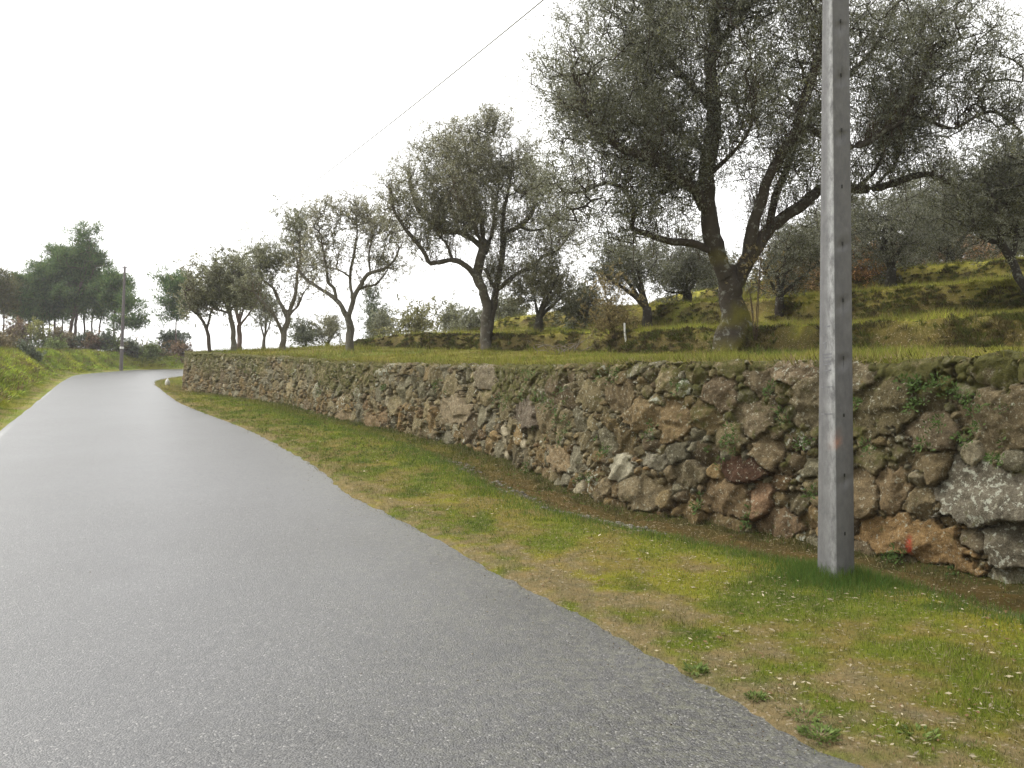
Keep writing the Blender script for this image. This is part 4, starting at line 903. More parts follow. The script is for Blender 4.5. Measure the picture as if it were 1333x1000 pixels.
# -- small trees and shrubs on the skyline
SK = [('small round-topped tree on the skyline left of the Y-forked olive', 425, 450, 62, [(425, 430, 20, 15, 0, 2)], (1.1, 1.05, .9), 'small_tree'),
      ('low dark shrub on the skyline between the slender and Y-forked olives', 397, 452, 60, [(394, 438, 14, 9, 0, 1.5)], (.8, .85, .8), 'shrub'),
      ('dark narrow conifer behind the right limb of the Y-forked olive', 486, 448, 66, [(484, 392, 10, 16, 0, 1.2), (490, 420, 16, 22, 0, 1.6)], (.75, .85, .75), 'small_tree'),
      ('pale leafy tree on the skyline right of the dark narrow conifer', 508, 446, 64, [(500, 428, 22, 13, 0, 2)], (1., 1., .9), 'small_tree'),
      ('rounded olive-green bush leaning on a mound left of the double-stemmed olive', 538, 440, 45, [(540, 422, 20, 14, 0, 1.6), (526, 432, 14, 8, 0, 1)], (1.1, 1.05, .7), 'bush'),
      ('small pale tree on the skyline just left of the double-stemmed olive', 592, 434, 55, [(592, 416, 17, 13, 0, 1.6)], (1, 1, .9), 'small_tree'),
      ('wispy sapling tree just right of the double-stemmed trunk', 655, 430, 48, [(657, 410, 13, 16, 0, 1), (672, 420, 10, 12, 0, 1)], (1, 1, .9), 'small_tree'),
      ('low spiky bush on the crest between the crest olive and the bare brown shrub', 760, 412, 34, [(760, 402, 17, 9, 0, .9)], (1, 1, .9), 'bush'),
      ('thin sapling below the left edge of the Y-forked olive', 612, 440, 50, [(615, 425, 8, 9, 0, 1)], (1, 1, .9), 'small_tree')]
for i, (lb, bx, by, dd_, el, tn, nm) in enumerate(SK):
    auto_tree(lb if i != 8 else 'thin low sapling on the skyline against the double stem', bx, by, dd_, el, 2.2, 40 + i, 130 if len(el) < 2 else 200, 55, (.15, .05), nm, nm.replace('_', ' '), None, bark=(.1, .08, .07), tone=tn, spread=.3, fork=.4, nl=5)
# rust brown bush and undergrowth right of the pole
auto_tree('rust-brown bracken bush at the edge of the top terrace beside the pole', 1128, 366, 33, [(1128, 345, 24, 16, 0, 1.3)], 1.5, 60, 200, 60, (.10, .035), 'bush', 'bush', None, tone=(1.7, .95, .5), bark=(.1, .06, .04), spread=.2, fork=.2)
auto_tree('brown undergrowth bush below the dense right olives', 1262, 356, 38, [(1240, 340, 46, 14, 0, 1.6)], 1.5, 61, 240, 60, (.12, .04), 'bush', 'bush', None, tone=(1.5, .95, .7), bark=(.1, .06, .04), spread=.25, fork=.2)
auto_tree('dark undergrowth bush right of the rust-brown bracken', 1180, 362, 38, [(1178, 345, 34, 14, 0, 1.6)], 1.5, 62, 220, 60, (.12, .04), 'bush', 'bush', None, tone=(.8, .8, .8), bark=(.1, .06, .04), spread=.25, fork=.2)
auto_tree('reddish scrub beneath the dark olive seen left of the pole', 1040, 385, 32, [(1040, 368, 36, 12, 0, 1.4)], 1.5, 63, 200, 60, (.10, .035), 'bush', 'bush', None, tone=(1.5, 1., .7), bark=(.1, .06, .04), spread=.22, fork=.2)

# -- bare brown shrub, sapling stems, brush pile
def twiggy(name, label, cat, bx, by, d, tips_el, n, seed, tw=.004, bark=(.10, .07, .05), lp=6, tone=(1.4, 1.1, .7), stems=7, group=None):
    rng = np.random.default_rng(seed); E = [px_ell(e, d) for e in tips_el]; limbs = []
    for k in range(stems):
        e = tips_el[k % len(tips_el)]; tx = e[0] + rng.uniform(-.8, .8) * e[2]; ty = e[1] + rng.uniform(-.7, .8) * e[3]
        limbs.append(px_limb([(bx + rng.uniform(-3, 3), by + 1), ((bx + tx) / 2, (by * .45 + ty * .55), rng.uniform(-.2, .2)), (tx, ty, rng.uniform(-.4, .4))], d, 0, 1.3, .5))
    return tree(name, label, cat, W3(bx, by, d), limbs, E, n, lp, (.04, .012), .06, seed=seed, twig=tw, bark=bark, tone=tone, upb=1.5, step=.1, group=group)
ds = hitU(800, 446); print('shrub', ds)
twiggy('bare_shrub', 'tall bare brown shrub of thin upright twigs behind the wall, left of the white post', 'shrub', 801, 448, ds, [(800, 405, 22, 34, 0, .4), (795, 370, 12, 20, 0, .3), (785, 420, 20, 16, 0, .4)], 520, 71, .0035, lp=14)
ds2 = hitU(985, 438)
twiggy('sapling', 'thin straight sapling stems just right of the big mossy trunk', 'sapling', 984, 441, ds2, [(988, 330, 7, 45, 0, .2), (975, 360, 8, 30, 0, .2)], 50, 72, .003, lp=5, stems=4)
def sticks(name, label, cat, d, segs, r=.012, col=(.26, .22, .18)):
    b = W3(segs[0][0][0], segs[0][0][1], d); t = thing(name, b, label, cat); V = []; F = []; T3 = []; o = 0
    for s in segs:
        P = catmull(np.array([W3(q[0], q[1], d + (q[2] if len(q) > 2 else 0)) for q in s]), .06); v, f, f3 = tube(P, np.linspace(r, r * .5, len(P)), 5, .2, 3); V.append(v); F.append(f + o); T3.append(f3 + o); o += len(v)
    V = np.vstack(V); mk('branches', V, [np.vstack(F), np.vstack(T3)], M_bark, t, col=np.tile(np.array(col), (len(V), 1)), smooth=True); return t
db = hitU(735, 461)
rg = np.random.default_rng(5); segs = [[(694, 452), (700, 458), (698, 462)], [(697, 449), (707, 450, .1), (716, 460, .1)], [(712, 460), (730, 461, .1), (760, 461), (778, 458)], [(725, 461), (745, 452, -.1), (765, 440, 0), (775, 430)], [(745, 461), (752, 448, .2), (758, 436, .2)],
      [(730, 462), (731, 455), (730, 448)], [(700, 452), (712, 449), (725, 455, .1), (730, 461)], [(752, 459), (770, 452, .1), (784, 455, .1)]]
for k in range(26):
    x0 = rg.uniform(696, 780); y0 = rg.uniform(452, 461); a = rg.uniform(-2.9, -.2); L = rg.uniform(8, 24); segs.append([(x0, y0, rg.uniform(-.3, .3)), (x0 + math.cos(a) * L * .5, y0 + math.sin(a) * L * .3 - 1, rg.uniform(-.3, .3)), (x0 + math.cos(a) * L, y0 + math.sin(a) * L * .5, rg.uniform(-.3, .3))])
sticks('brush_pile', 'pile of pruned bare branches lying on the grass above the wall', 'brush pile', db, segs)
# white post
dp = hitU(816, 447); b0 = W3(816, 449, dp); b1 = W3(813, 421, dp)
V, F, T3 = tube(np.array([b0 - [0, 0, .1], b0, (b0 * .5 + b1 * .5) + [-.02, 0, 0], b1]), [.038, .036, .03, .026], 8, .15, 4)
t = thing('post', b0, 'short leaning white post beside the bare brown shrub', 'post'); mk('shaft', V, [F, T3], M_white, t, smooth=True)

# -- pines on the left
def pine(label, bx, by, tx, ty, d, ells, seed, r=3, n=150, lpt=60, tone=(1.1, 1.3, .85), bark=(.17, .115, .105), group=None, dark=1.):
    E = [px_ell(e, d) for e in ells]; rng = np.random.default_rng(seed)
    limbs = [px_limb([(bx, by), (bx * .6 + tx * .4 + rng.uniform(-2, 2), by * .6 + ty * .4), (tx, ty)], d, 0, r, r * .3)]
    for k in range(6):
        e = ells[k % len(ells)]; w = rng.uniform(.35, .9); x0 = bx + (tx - bx) * w; y0 = by + (ty - by) * w; x1 = e[0] + rng.uniform(-.8, .8) * e[2]; y1 = e[1] + rng.uniform(-.6, .6) * e[3]
        limbs.append(px_limb([(x0, y0), ((x0 + x1) / 2, (y0 + y1) / 2 + 2), (x1, y1, rng.uniform(-.6, .6) * e[5])], d, 0, r * .35, r * .12))
    return tree('pine_tree', label, 'pine tree', W3(bx, by, d), limbs, E, n, lpt, (.5, .075), .26, seed=seed, kind='pine', bark=bark, tone=tone, upb=.4, twig=.024, gn=.1, group=group, step=.6, dark=dark)
PG = 'pines on the left bank'
pine('tallest pine of the left cluster, dark crown high above the others', 88, 447, 118, 310, 104, [(112, 312, 17, 20, 0, 2.), (118, 300, 10, 9, 0, 1.2), (105, 340, 30, 22, 0, 3), (126, 350, 18, 26, 0, 2), (95, 380, 24, 22, 0, 2.4)], 81, 4.2, 250, group=PG)
pine('leaning second pine of the cluster, its trunk crossing just right of the tallest pine foot', 96, 447, 100, 350, 106, [(92, 350, 22, 24, 0, 2.4), (80, 335, 14, 14, 0, 1.6)], 82, 3.8, 150, group=PG)
pine('broad pine with a rounded crown filling the middle of the cluster', 72, 446, 70, 345, 108, [(68, 362, 24, 26, 0, 2.8), (58, 348, 10, 9, 0, 1.3), (72, 394, 24, 24, 0, 2.4)], 83, 3, 190, group=PG)
pine('thin straight pine between the two thickest trunks of the cluster', 80, 446, 82, 360, 110, [(86, 385, 14, 28, 0, 2)], 84, 2.2, 100, group=PG)
pine('pine with a bare lower trunk just right of the cluster centre', 110, 446, 114, 350, 108, [(116, 380, 14, 32, 0, 1.8)], 85, 2.6, 130, group=PG)
pine('slim pine right of centre with the crown touching the tallest pine', 118, 446, 124, 360, 112, [(128, 390, 12, 26, 0, 1.6)], 86, 2.4, 90, group=PG)
pine('curved thin pine leaning right toward the far pole', 127, 444, 138, 372, 104, [(138, 385, 14, 18, 0, 1.7), (133, 400, 14, 10, 0, 1.4)], 87, 2.2, 100, group=PG)
pine('pine standing right behind the far utility pole', 149, 447, 151, 362, 100, [(150, 372, 13, 16, 0, 1.5), (158, 392, 14, 20, 0, 1.6), (145, 395, 12, 14, 0, 1.2)], 88, 2.3, 170, group=PG)
pine('low pine with one branch reaching out right past the far utility pole', 152, 447, 168, 412, 96, [(176, 415, 11, 7, 0, .9), (163, 420, 9, 6, 0, .8), (168, 397, 7, 9, 0, .8)], 89, 1.6, 60, group=PG)
pine('mid-height pine on the left shoulder of the cluster', 58, 445, 50, 365, 106, [(50, 385, 18, 24, 0, 2.4), (56, 408, 16, 12, 0, 2)], 90, 2.6, 150, group=PG)
pine('dark pine with spiky top left of the cluster, near the left edge', 40, 445, 38, 360, 104, [(36, 385, 14, 24, 0, 2.2), (26, 400, 14, 18, 0, 2)], 91, 2.4, 150, group=PG)
pine('short dense pine second from the left edge', 24, 447, 22, 362, 100, [(20, 385, 10, 22, 0, 2), (26, 410, 14, 14, 0, 2)], 92, 2.2, 120, group=PG)
pine('rust-brown dying pine at the left edge', 4, 450, 2, 355, 96, [(3, 385, 10, 28, 0, 2)], 93, 2.2, 110, tone=(1.3, 1.0, .8), group=PG)
pine('slender pine close left of the tallest pine, only its stem showing low down', 64, 446, 63, 365, 112, [(64, 392, 14, 18, 0, 1.8)], 97, 1.8, 80, group=PG)
pine('short pine beyond the road bend at the far end of the wall', 229, 452, 233, 366, 92, [(232, 378, 16, 16, 0, 1.8), (218, 400, 10, 8, 0, 1.2), (240, 400, 16, 8, 0, 1.4), (225, 412, 14, 6, 0, 1.2)], 94, 1.8, 150)
print('pines built')
# -- shrubs along the left bank
def hitL(px, py):
    k = (px - 666.5) / FPX; Y = np.arange(16, 150, .1); X = k * Y; z = HL(X, Y); ray = EYE + (500 - py) / FPX * Y; m = ray <= z
    return float(Y[np.argmax(m)]) if m.any() else 90.
SB = [(8, 442, 16, 16, 'b'), (30, 446, 14, 12, 'b'), (22, 428, 15, 13, 'r'), (50, 432, 14, 12, 'y'), (58, 448, 15, 10, 'g'), (72, 452, 13, 8, 'g'), (80, 440, 12, 8, 'b'), (92, 450, 13, 7, 'b'), (108, 444, 12, 8, 'd'), (118, 452, 13, 6, 'b'),
      (128, 447, 10, 7, 'r'), (140, 444, 11, 9, 'd'), (150, 452, 12, 6, 'g'), (162, 455, 11, 6, 'b'), (172, 453, 9, 5, 'd'), (186, 459, 12, 5, 'b'), (196, 457, 8, 5, 'g'), (207, 461, 8, 3, 'b'), (236, 456, 8, 4, 'r'), (38, 462, 10, 6, 'd'), (0, 452, 8, 8, 'b')]
TN = {'r': ((1.15, .78, .66), 'reddish-brown heather bush'), 'b': ((1.05, .85, .62), 'brown scrub bush'), 'y': ((1.3, 1.3, .5), 'yellow-green gorse bush'), 'g': ((.9, 1.1, .5), 'green leafy bush'), 'd': ((.7, .8, .7), 'dark green bush')}
WHERE = ['at the left edge under the rust-brown pine', 'low on the bank near the left edge', 'tall behind the bank near the left edge', 'under the short pines', 'left of the tallest pine', 'below the pine cluster, low on the crest', 'at the foot of the broad pine',
         'at the foot of the tallest pine', 'behind the two thick pine trunks', 'right of the tallest pine foot', 'under the curved thin pine', 'just left of the far utility pole', 'directly behind the far utility pole', 'just right of the far utility pole foot',
         'second right of the far utility pole', 'midway between the far utility pole and the road bend', 'left of the large dark bush at the bend', 'under the large dark bush at the bend', 'between the large dark bush and the wall corner', 'lowest on the left bank slope', 'cut by the left edge of the view']
for i, (bx, by, rx, ry, k) in enumerate(SB):
    dd_ = min(100, max(60, hitL(bx, by + ry * .7)))
    tn, w = TN[k]
    auto_tree(w + ' ' + WHERE[i], bx, by + ry * .9, dd_, [(bx, by, rx, ry, 0, rx * dd_ / FPX)], 1.0, 100 + i, 110, 60, (.16, .05), 'bush', 'bush', 'scrub bushes along the left bank', tone=tn, bark=(.1, .07, .06), spread=.22, fork=.25, nl=6)
auto_tree('large dark rounded bush at the road bend left of the wall corner', 225, 462, 96, [(225, 446, 20, 14, 0, 1.8)], 1.5, 130, 230, 60, (.22, .07), 'bush', 'bush', None, tone=(.6, .72, .65), bark=(.06, .05, .04), spread=.25, fork=.25, nl=6)

# ------------------------------------------------------------------ the concrete pole
def build_pole():
    X0, Y0 = 2.715, 7.44; z0 = float(base(Y0)) + .02; HGT = 7.4
    b = NB('pole_concrete'); v = b.coord()
    st = b.n('ShaderNodeMapping'); st.inputs['Scale'].default_value = (5, 5, 2.6); b.L(v, st.inputs['Vector'])
    n1 = b.noise(st.outputs[0], 3, 6, .7); n2 = b.noise(v, 60, 5, .7); n3 = b.noise(v, 4, 5, .7)
    c = b.mix(b.mr(n1, .35, .65), (.115, .113, .115), (.17, .168, .168)); c = b.mix(b.mr(n2, .35, .7, 0, .5), c, (.13, .13, .13))
    c = b.mix(b.mr(n3, .57, .70, 0, .3), c, (.26, .26, .255)); 
    mark = b.attr('mark', 'Fac'); c = b.mix(b.math('MULTIPLY', mark, b.mr(n2, .3, .6, .4, 1)), c, (.5, .22, .13))
    pale = b.attr('pale', 'Fac'); c = b.mix(b.math('MULTIPLY', pale, b.mr(n1, .35, .65, .05, .9)), c, (.44, .445, .44))  # pale weathering, with the brighter lit side of the shaft painted into it
    b.bsdf(c, .62, .4, b.bump(b.math('ADD', n2, b.math('MULTIPLY', n1, 2)), .35, .006)); M = b.m
    root = thing('utility_pole', (X0, Y0, z0), 'tapering square grey concrete utility pole on the verge in front of the wall', 'utility pole')
    tA = np.array([-.45, .893]); tB = np.array([.893, .45])           # along the lane, across it
    rows = [-.4]; slots = []
    zs = [EYE + (500 - py) / FPX * Y0 for py in (697, 622, 545, 471, 397, 324, 250, 177, 106, 36)]
    zs += [zs[-1] + .495 * k for k in range(1, 4)]
    for q in zs: rows += [q - z0 - .05, q - z0 + .05, ]
    extra = list(np.arange(-.35, HGT, .07)); rows = sorted(rows + [e for e in extra if min(abs(e - r) for r in rows) > .03] + [HGT])
    rows = np.array(rows); isl = [any(abs((rows[i] + rows[i + 1]) / 2 + z0 - q) < .02 for q in zs) for i in range(len(rows) - 1)]
    def aw(z): return np.interp(z, [0, 5.3, HGT], [.215, .10, .075])
    bw = lambda z: np.interp(z, [0, HGT], [.205, .19])
    # corner nearest the camera sits at -A, +? : face B (towards the viewer's right) has outward normal -tA ; face A has outward normal -tB
    ring_u = [(-1, -1), (-.94, -1), (-.14, -1), (-.06, -1), (.94, -1), (1, -1)]
    V = []; F = []; mk_a = []
    prof = []                       # (b coordinate -1..1 across, a coordinate -1..1 along), going round
    cf = .035
    prof = [(-1 + cf, -1), (-.10, -1), (-.02, -1), (1 - cf, -1), (1, -1 + cf), (1, 1 - cf), (1 - cf, 1), (-1 + cf, 1), (-1, 1 - cf), (-1, .5), (-1, 0), (-1, -.5), (-1, -1 + cf)]
    K = len(prof)
    for z in rows:
        for (pb, pa) in prof:
            p = np.array([X0, Y0]) + tB * pb * bw(z) / 2 + tA * pa * aw(z) / 2; V.append([p[0], p[1], z0 + z])
    n = len(rows)
    for i in range(n - 1):
        for j in range(K):
            a = i * K + j; b2 = i * K + (j + 1) % K; c2 = b2 + K; d2 = a + K
            if j == 1 and isl[i]:
                q0 = len(V)
                for w in (a, b2, c2, d2): V.append([V[w][0] + tA[0] * .02, V[w][1] + tA[1] * .02, V[w][2]])
                F += [[a, b2, q0 + 1, q0], [b2, c2, q0 + 2, q0 + 1], [c2, d2, q0 + 3, q0 + 2], [d2, a, q0, q0 + 3], [q0, q0 + 1, q0 + 2, q0 + 3]]
            else: F.append([a, b2, c2, d2])
    V = np.array(V); e = (n - 1) * K; V = np.vstack([V, [X0, Y0, z0 + HGT + .01]]); T3 = [[e + j, e + (j + 1) % K, len(V) - 1] for j in range(K)]
    zm = EYE + (500 - 571) / FPX * 7.65; cn = np.array([X0, Y0]) + tB * -.5 * .2 + tA * -.5 * .2
    m = np.exp(-((np.hypot(V[:, 0] - cn[0], V[:, 1] - cn[1]) / .05) ** 2 + ((V[:, 2] - zm) / .035) ** 2))
    lit_side = np.zeros(len(V)); jj = np.arange(n * K) % K; lit_side[:n * K] = np.select([jj == 12, jj == 11, jj == 10], [1., .9, .25], 0.) * (.5 + .5 * ss(z0 + .8, z0 + 2.0, V[:n * K, 2]))
    mk('shaft', V, [np.array(F), np.array(T3)], M, root, attrs={'mark': m, 'pale': lit_side})
    # dark stubs that paint in the shaded hole at the top of each slot
    for q in zs[:10]:
        z = q - z0; p = np.array([X0, Y0]) + tB * (-.06) * bw(z) / 2 + tA * (-1) * aw(z) / 2
        P = np.array([[p[0] - tA[0] * .001 , p[1] - tA[1] * .001, q + .045], [p[0] - tA[0] * .001, p[1] - tA[1] * .001, q + .018]])
        Vb, Fb, Tb = tube(P, [.008, .007], 6); mk('pin', Vb, [Fb, Tb], M_dark, root)
    # faint painted strokes of worn numbers on the lane side
    strokes = [(427, .30, .75, 2), (448, .2, .5, 2), (455, .35, .45, 6), (463, .2, .85, 2), (467, .2, .85, 2), (472, .25, .7, 2), (476, .2, .8, 2), (484, .3, .8, 2), (505, .1, .9, 1.5), (540, .1, .9, 1.6)]
    M_worn = simple('worn_paint', (.17, .17, .18), .8, .2)
    for (py, a0, a1, hp) in strokes:
        Vq = []; Fq = []
        q = EYE + (500 - py) / FPX * Y0; hh = hp * Y0 / FPX; z = q - z0
        o = len(Vq)
        for (aa, zz) in ((a0, q), (a1, q + .006), (a1, q + hh + .004), (a0, q + hh)):
            pa = 1 - 2 * aa; p = np.array([X0, Y0]) - tB * (bw(z) / 2 + .0015) + tA * pa * aw(z) / 2 * .9; Vq.append([p[0], p[1], zz])
        Fq.append([o, o + 1, o + 2, o + 3]); mk('stencil_mark', np.array(Vq), np.array(Fq), M_worn, root)
    return root, (X0, Y0, z0 + HGT)
_, PT = build_pole()
# far pole
def build_far_pole():
    d = 82.0; b0 = W3(157.5, 474, d); b1 = W3(162.5, 347, d)
    root = thing('utility_pole', b0, 'thin distant utility pole on the left bank before the road bend', 'utility pole')
    P = np.linspace(b0 - [0, 0, .8], b1, 8); V, F, T3 = tube(P, np.linspace(.17, .10, 8), 8); mk('shaft', V, [F, T3], M_pole2, root)
    c = W3(158.5, 453, d); ax = (b1 - b0) / np.linalg.norm(b1 - b0); V, F, T3 = tube(np.array([c - ax * .09, c + ax * .09]), [.185, .185], 10); mk('band', V, [F, T3], M_white, root)
    V, F, T3 = tube(np.array([b1 + [-.25, 0, -.12], b1 + [.25, 0, -.12]]), [.05, .05], 6); mk('bracket', V, [F, T3], M_dark, root)
    return b1
FT = build_far_pole()
# cable between the poles
a = np.array([PT[0], PT[1], PT[2] - .45]); b = FT + [0, 0, -.1]; u = np.linspace(0, 1, 90)[:, None]
P = a + (b - a) * u; P[:, 2] -= (u[:, 0] * (1 - u[:, 0])) * 8.0
V, F, T3 = tube(P, np.full(90, .010), 5)
tag(mk('cable', V, [F, T3], M_cable, smooth=True), 'thin overhead cable sagging across the sky from the near pole to the far one', 'cable')

# ------------------------------------------------------------------ small things on the verge
def stone(name, label, cat, px, py, r, col=None, sq=(1, .8, .6), seed=0, dz=0, mat=None, group=None):
    Xq, Yq = gp(px, py); z = float(base(Yq)) + .05 + dz
    u = np.linspace(0, math.pi, 9); v = np.linspace(0, 2 * math.pi, 13)[:-1]; U, Vv = np.meshgrid(u, v, indexing='ij')
    D = np.stack([np.sin(U) * np.cos(Vv), np.sin(U) * np.sin(Vv), np.cos(U)], -1); rr = r * (1 + .35 * fbm(D[..., 0] * 1.5 + seed, D[..., 1] * 1.5 + D[..., 2], seed, 2))
    P = D * rr[..., None] * np.array(sq) + np.array([Xq, Yq, z + r * sq[2] * .5]); K = 12
    F = [[i * K + j, i * K + (j + 1) % K, (i + 1) * K + (j + 1) % K, (i + 1) * K + j] for i in range(8) for j in range(K)]
    return tag(mk(name, P.reshape(-1, 3), np.array(F), mat or M_white, smooth=False), label, cat, group)
stone('marker_stone', 'small white stone on the verge at the bend below the wall corner', 'stone', 218, 502.5, .17, sq=(.8, .8, 1.3), seed=4)
M_curb = simple('grey_gravel', (.22, .20, .17), .95, .1, .4, 30, .8, .01)
def rubble():
    rng = np.random.default_rng(9); V = []; F = []; o = 0; X, Y, Z, dr, dw, col = VG
    m = np.where((dw > .85) & (dw < 1.3) & (Y > 9.5) & (Y < 15.5) & (fbm(X * 1.5, Y * 1.5, 300, 2) > .0)); k = rng.choice(len(m[0]), 420)
    for q in k:
        x, y, z = X[m][q], Y[m][q], Z[m][q]; r = .007 + .026 * rng.random() ** 2; D = rng.normal(0, 1, (8, 3)); 
        B = np.array([[i, j, l] for i in (-1, 1) for j in (-1, 1) for l in (-1, 1)]) * r * rng.uniform(.5, 1, 3) + rng.normal(0, r * .2, (8, 3)); an = rng.uniform(0, 6.28); c, s = math.cos(an), math.sin(an)
        B = np.c_[B[:, 0] * c - B[:, 1] * s, B[:, 0] * s + B[:, 1] * c, B[:, 2] * .7]; V.append(B + [x + rng.normal(0, .03), y + rng.normal(0, .03), z + r * .2])
        F += [[o + a for a in f] for f in ((0, 1, 3, 2), (4, 6, 7, 5), (0, 4, 5, 1), (2, 3, 7, 6), (0, 2, 6, 4), (1, 5, 7, 3))]; o += 8
    tag(mk('gravel', np.vstack(V), np.array(F), M_curb), 'loose grey gravel along the ditch rim', 'gravel', kind='stuff')
rubble()
def grit():
    rng = np.random.default_rng(19); n = 1500; S = np.r_[0, np.cumsum(np.linalg.norm(np.diff(RRc, axis=0), axis=1))]
    u = 11 + 22 * rng.random(n) ** 1.6; x = np.interp(u, S, RRc[:, 0]); y = np.interp(u, S, RRc[:, 1]); x2 = np.interp(u + .1, S, RRc[:, 0]) - x; y2 = np.interp(u + .1, S, RRc[:, 1]) - y; L = np.hypot(x2, y2)
    o = np.abs(rng.normal(0, .28, n)) * np.where(rng.random(n) < .25, 4, 1); x = x - y2 / L * o; y = y + x2 / L * o; z = base(y) + .018 + .035 * np.clip(o * .75, 0, 1)
    r = rng.uniform(.003, .009, n); B = rng.normal(0, 1, (n, 4, 3)); B /= np.linalg.norm(B, axis=2)[..., None]; V = np.c_[x, y, z][:, None] + B * r[:, None, None] * [1, 1, .7] + [0, 0, .004]
    i = np.arange(n)[:, None] * 4; F = np.concatenate([i + np.array([f]) for f in ((0, 1, 2), (0, 2, 3), (0, 3, 1), (1, 3, 2))])
    c = np.where((rng.random(n) < .5)[:, None], np.array([[.28, .24, .17]]), np.array([[.16, .12, .07]])) * rng.uniform(.6, 1.3, (n, 1))
    tag(mk('road_grit', V.reshape(-1, 3), F, M_grass, col=np.repeat(c, 4, 0)), 'grit and crumbs scattered on the asphalt edge', 'grit', kind='stuff')
grit()
# weeds: broad leaves in clumps
def weed_mesh(P0, n, R, Lf, col, rng, nrm=(0, 0, 1)):
    nrm = np.array(nrm, float); nrm /= np.linalg.norm(nrm); a = np.cross(nrm, [0.1, .2, 1.]); a /= np.linalg.norm(a); b = np.cross(nrm, a)
    an = rng.uniform(0, 6.28, n); rad = R * np.sqrt(rng.random(n)); P = P0 + (a * np.cos(an)[:, None] + b * np.sin(an)[:, None]) * rad[:, None] * .5
    D = (a * np.cos(an)[:, None] + b * np.sin(an)[:, None]) * 1.0 + nrm * rng.uniform(.2, 1.3, n)[:, None] + rng.normal(0, .25, (n, 3)); D /= np.linalg.norm(D, axis=1)[:, None]
    S_ = np.cross(D, nrm + rng.normal(0, .3, (n, 3))); S_ /= np.linalg.norm(S_, axis=1)[:, None]; L = Lf * rng.uniform(.5, 1.2, n)[:, None]; Wd = L * rng.uniform(.22, .4, n)[:, None]
    V = np.stack([P, P + D * L * .5 + S_ * Wd / 2 , P + D * L - nrm * L * .15, P + D * L * .5 - S_ * Wd / 2], 1).reshape(-1, 3); c = np.array(col) * rng.uniform(.6, 1.4, (n, 1)); return V, np.repeat(c, 4, 0)
rgw = np.random.default_rng(21)
for (px, py, R, lb) in [(1068, 966, .07, 'low green weed at the asphalt edge nearest the bottom of the view'), (1048, 942, .05, 'small green weed tuft just above the lowest roadside weed'), (983, 916, .055, 'low green weed on bare soil at the asphalt edge, farther from the camera'),
                        (1195, 965, .06, 'flat green weed on the bare soil toward the lower right corner'), (905, 880, .045, 'tiny green weed at the asphalt edge, farthest from the camera')]:
    x, y = gp(px, py); P0 = np.array([x, y, float(base(y)) + .035]); V, c = weed_mesh(P0, int(60 + 2600 * R * rgw.random()), R * rgw.uniform(1.6, 3.4), rgw.uniform(.025, .055), (.13, .18, .045), rgw)
    tag(mk('weed', V, np.arange(len(V)).reshape(-1, 4), M_grass, col=c), lb, 'weed', 'weeds at the road edge')
# creeping plants growing from the joints of the wall
WP = [(1215, 500, 34, 14, 90), (1190, 497, 20, 10, 50), (1195, 525, 12, 16, 40), (1120, 525, 8, 10, 30), (1290, 530, 30, 10, 60), (1225, 552, 16, 12, 40), (1270, 560, 20, 18, 50), (1208, 578, 12, 8, 30), (1310, 595, 16, 14, 50), (1140, 580, 10, 8, 30), (1255, 515, 26, 10, 60),
      (1165, 725, 10, 10, 30), (1185, 722, 10, 10, 30), (1252, 748, 14, 8, 34), (890, 500, 8, 10, 30), (1008, 505, 8, 10, 30), (1020, 540, 10, 10, 30), (960, 575, 18, 22, 60), (945, 590, 10, 20, 30), (795, 585, 14, 18, 50), (730, 530, 26, 30, 110), (745, 560, 20, 22, 60),
      (700, 505, 16, 24, 60), (660, 520, 14, 18, 40), (800, 490, 18, 16, 50), (505, 502, 7, 8, 40), (575, 500, 10, 12, 40), (920, 655, 8, 12, 30), (985, 680, 8, 12, 30), (700, 610, 8, 12, 30), (860, 560, 14, 12, 30), (1050, 575, 12, 10, 30), (330, 490, 9, 9, 20), (420, 510, 9, 12, 30), (1070, 640, 10, 12, 30), (780, 620, 20, 10, 40)]
Vs = []; Cs = []
for (px, py, wx_, wy_, n) in WP:
    for k in range(max(4, n // 5)):
        qx = px + rgw.normal(0, wx_ / 2.2); qy = py + rgw.normal(0, wy_ / 2.2)
        if qx > 1332: continue
        s, z, Yw = wall_hit(qx, qy); x, y = wall_at(s); x2, y2 = wall_at(s + .05); tx, ty = x2 - x, y2 - y; L = math.hypot(tx, ty); nx, ny = -ty / L, tx / L
        off = .07 + .12 * (1 - min(1, max(0, (z - float(base(y))) / float(htop(y)))))
        if z > float(base(y) + htop(y)) - .03: continue
        V, c = weed_mesh(np.array([x + nx * off, y + ny * off, z]), 9, .07 * (Yw / 9) ** .5, .05 * (Yw / 9) ** .6, (.075, .12, .03), rgw, (nx, ny, .5)); Vs.append(V); Cs.append(c)
V = np.vstack(Vs); tag(mk('creeping_plants', V, np.arange(len(V)).reshape(-1, 4), M_grass, col=np.vstack(Cs)), 'small green creepers and ferns rooted in the joints of the stone wall', 'creepers', kind='stuff')
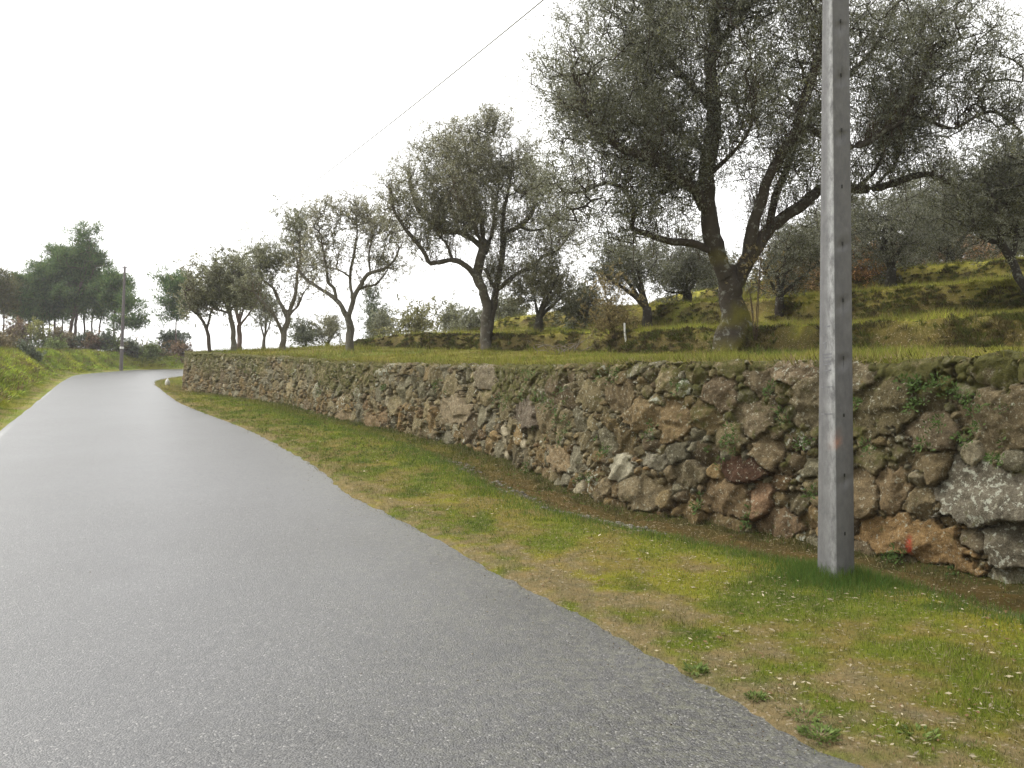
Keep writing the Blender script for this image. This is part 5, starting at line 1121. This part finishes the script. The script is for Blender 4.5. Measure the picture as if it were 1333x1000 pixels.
# grass and weeds hanging over the top of the wall
n = 30000; s = RNG.uniform(WSs[0] + 9, WSs[-1] - 30, n); x, y = wall_at(s); keep = (RNG.random(n) < np.clip(9 / np.maximum(y, 5), .15, 1)) & (y > 4); s = s[keep]; x = x[keep]; y = y[keep]
x2, y2 = wall_at(s + .05); tx = x2 - x; ty = y2 - y; L = np.hypot(tx, ty); nx = -ty / L; ny = tx / L; o_ = RNG.uniform(-.30, .05, len(s)); z = base(y) + htop(y) + RNG.uniform(-.06, .02, len(s)); den = fbm(s * 1.3, s * 0, 400, 3)
kk = RNG.random(len(s)) < np.clip(.55 + den, .05, 1); s, x, y, z, nx, ny, o_ = [q[kk] for q in (s, x, y, z, nx, ny, o_)]; n = len(s)
col = np.array([.15, .145, .035]) * RNG.uniform(.5, 1.5, (n, 1)); mm = RNG.random(n) < .3; col[mm] = np.array([.30, .24, .12])
x0 = x + nx * o_; y0 = y + ny * o_; h = RNG.uniform(.02, .11, n); w = RNG.uniform(.004, .009, n) * np.clip(y / 10, .8, 3) ** .6; a = RNG.uniform(0, 6.28, n)
P0 = np.c_[x0 - np.cos(a) * w, y0 - np.sin(a) * w, z]; P1 = np.c_[x0 + np.cos(a) * w, y0 + np.sin(a) * w, z]; hang = RNG.uniform(-.05, .12, n); P2 = np.c_[x0 + nx * hang, y0 + ny * hang, z + h * RNG.choice([1, .9, -.4], n)]
V = np.stack([P0, P1, P2], 1).reshape(-1, 3); tag(mk('wall_top_grass', V, np.arange(3 * n).reshape(-1, 3), M_grass, col=np.repeat(col, 3, 0)), 'dry grass fringe along the top of the stone wall', 'grass', kind='stuff')
hz = bpy.data.materials.new('haze_air'); hz.use_nodes = True; ht = hz.node_tree; ht.nodes.clear(); ho = ht.nodes.new('ShaderNodeOutputMaterial'); pv = ht.nodes.new('ShaderNodeVolumePrincipled')
pv.inputs['Color'].default_value = (.95, .96, .98, 1); pv.inputs['Density'].default_value = .0006; ht.links.new(pv.outputs[0], ho.inputs['Volume'])
hv = np.array([[x, y, z] for x in (-905, 905) for y in (-305, 905) for z in (-14.5, 24)], float)
tag(mk('haze', hv, np.array([[0, 1, 3, 2], [4, 6, 7, 5], [0, 4, 5, 1], [2, 3, 7, 6], [0, 2, 6, 4], [1, 5, 7, 3]]), hz), kind='stuff')
print('done')
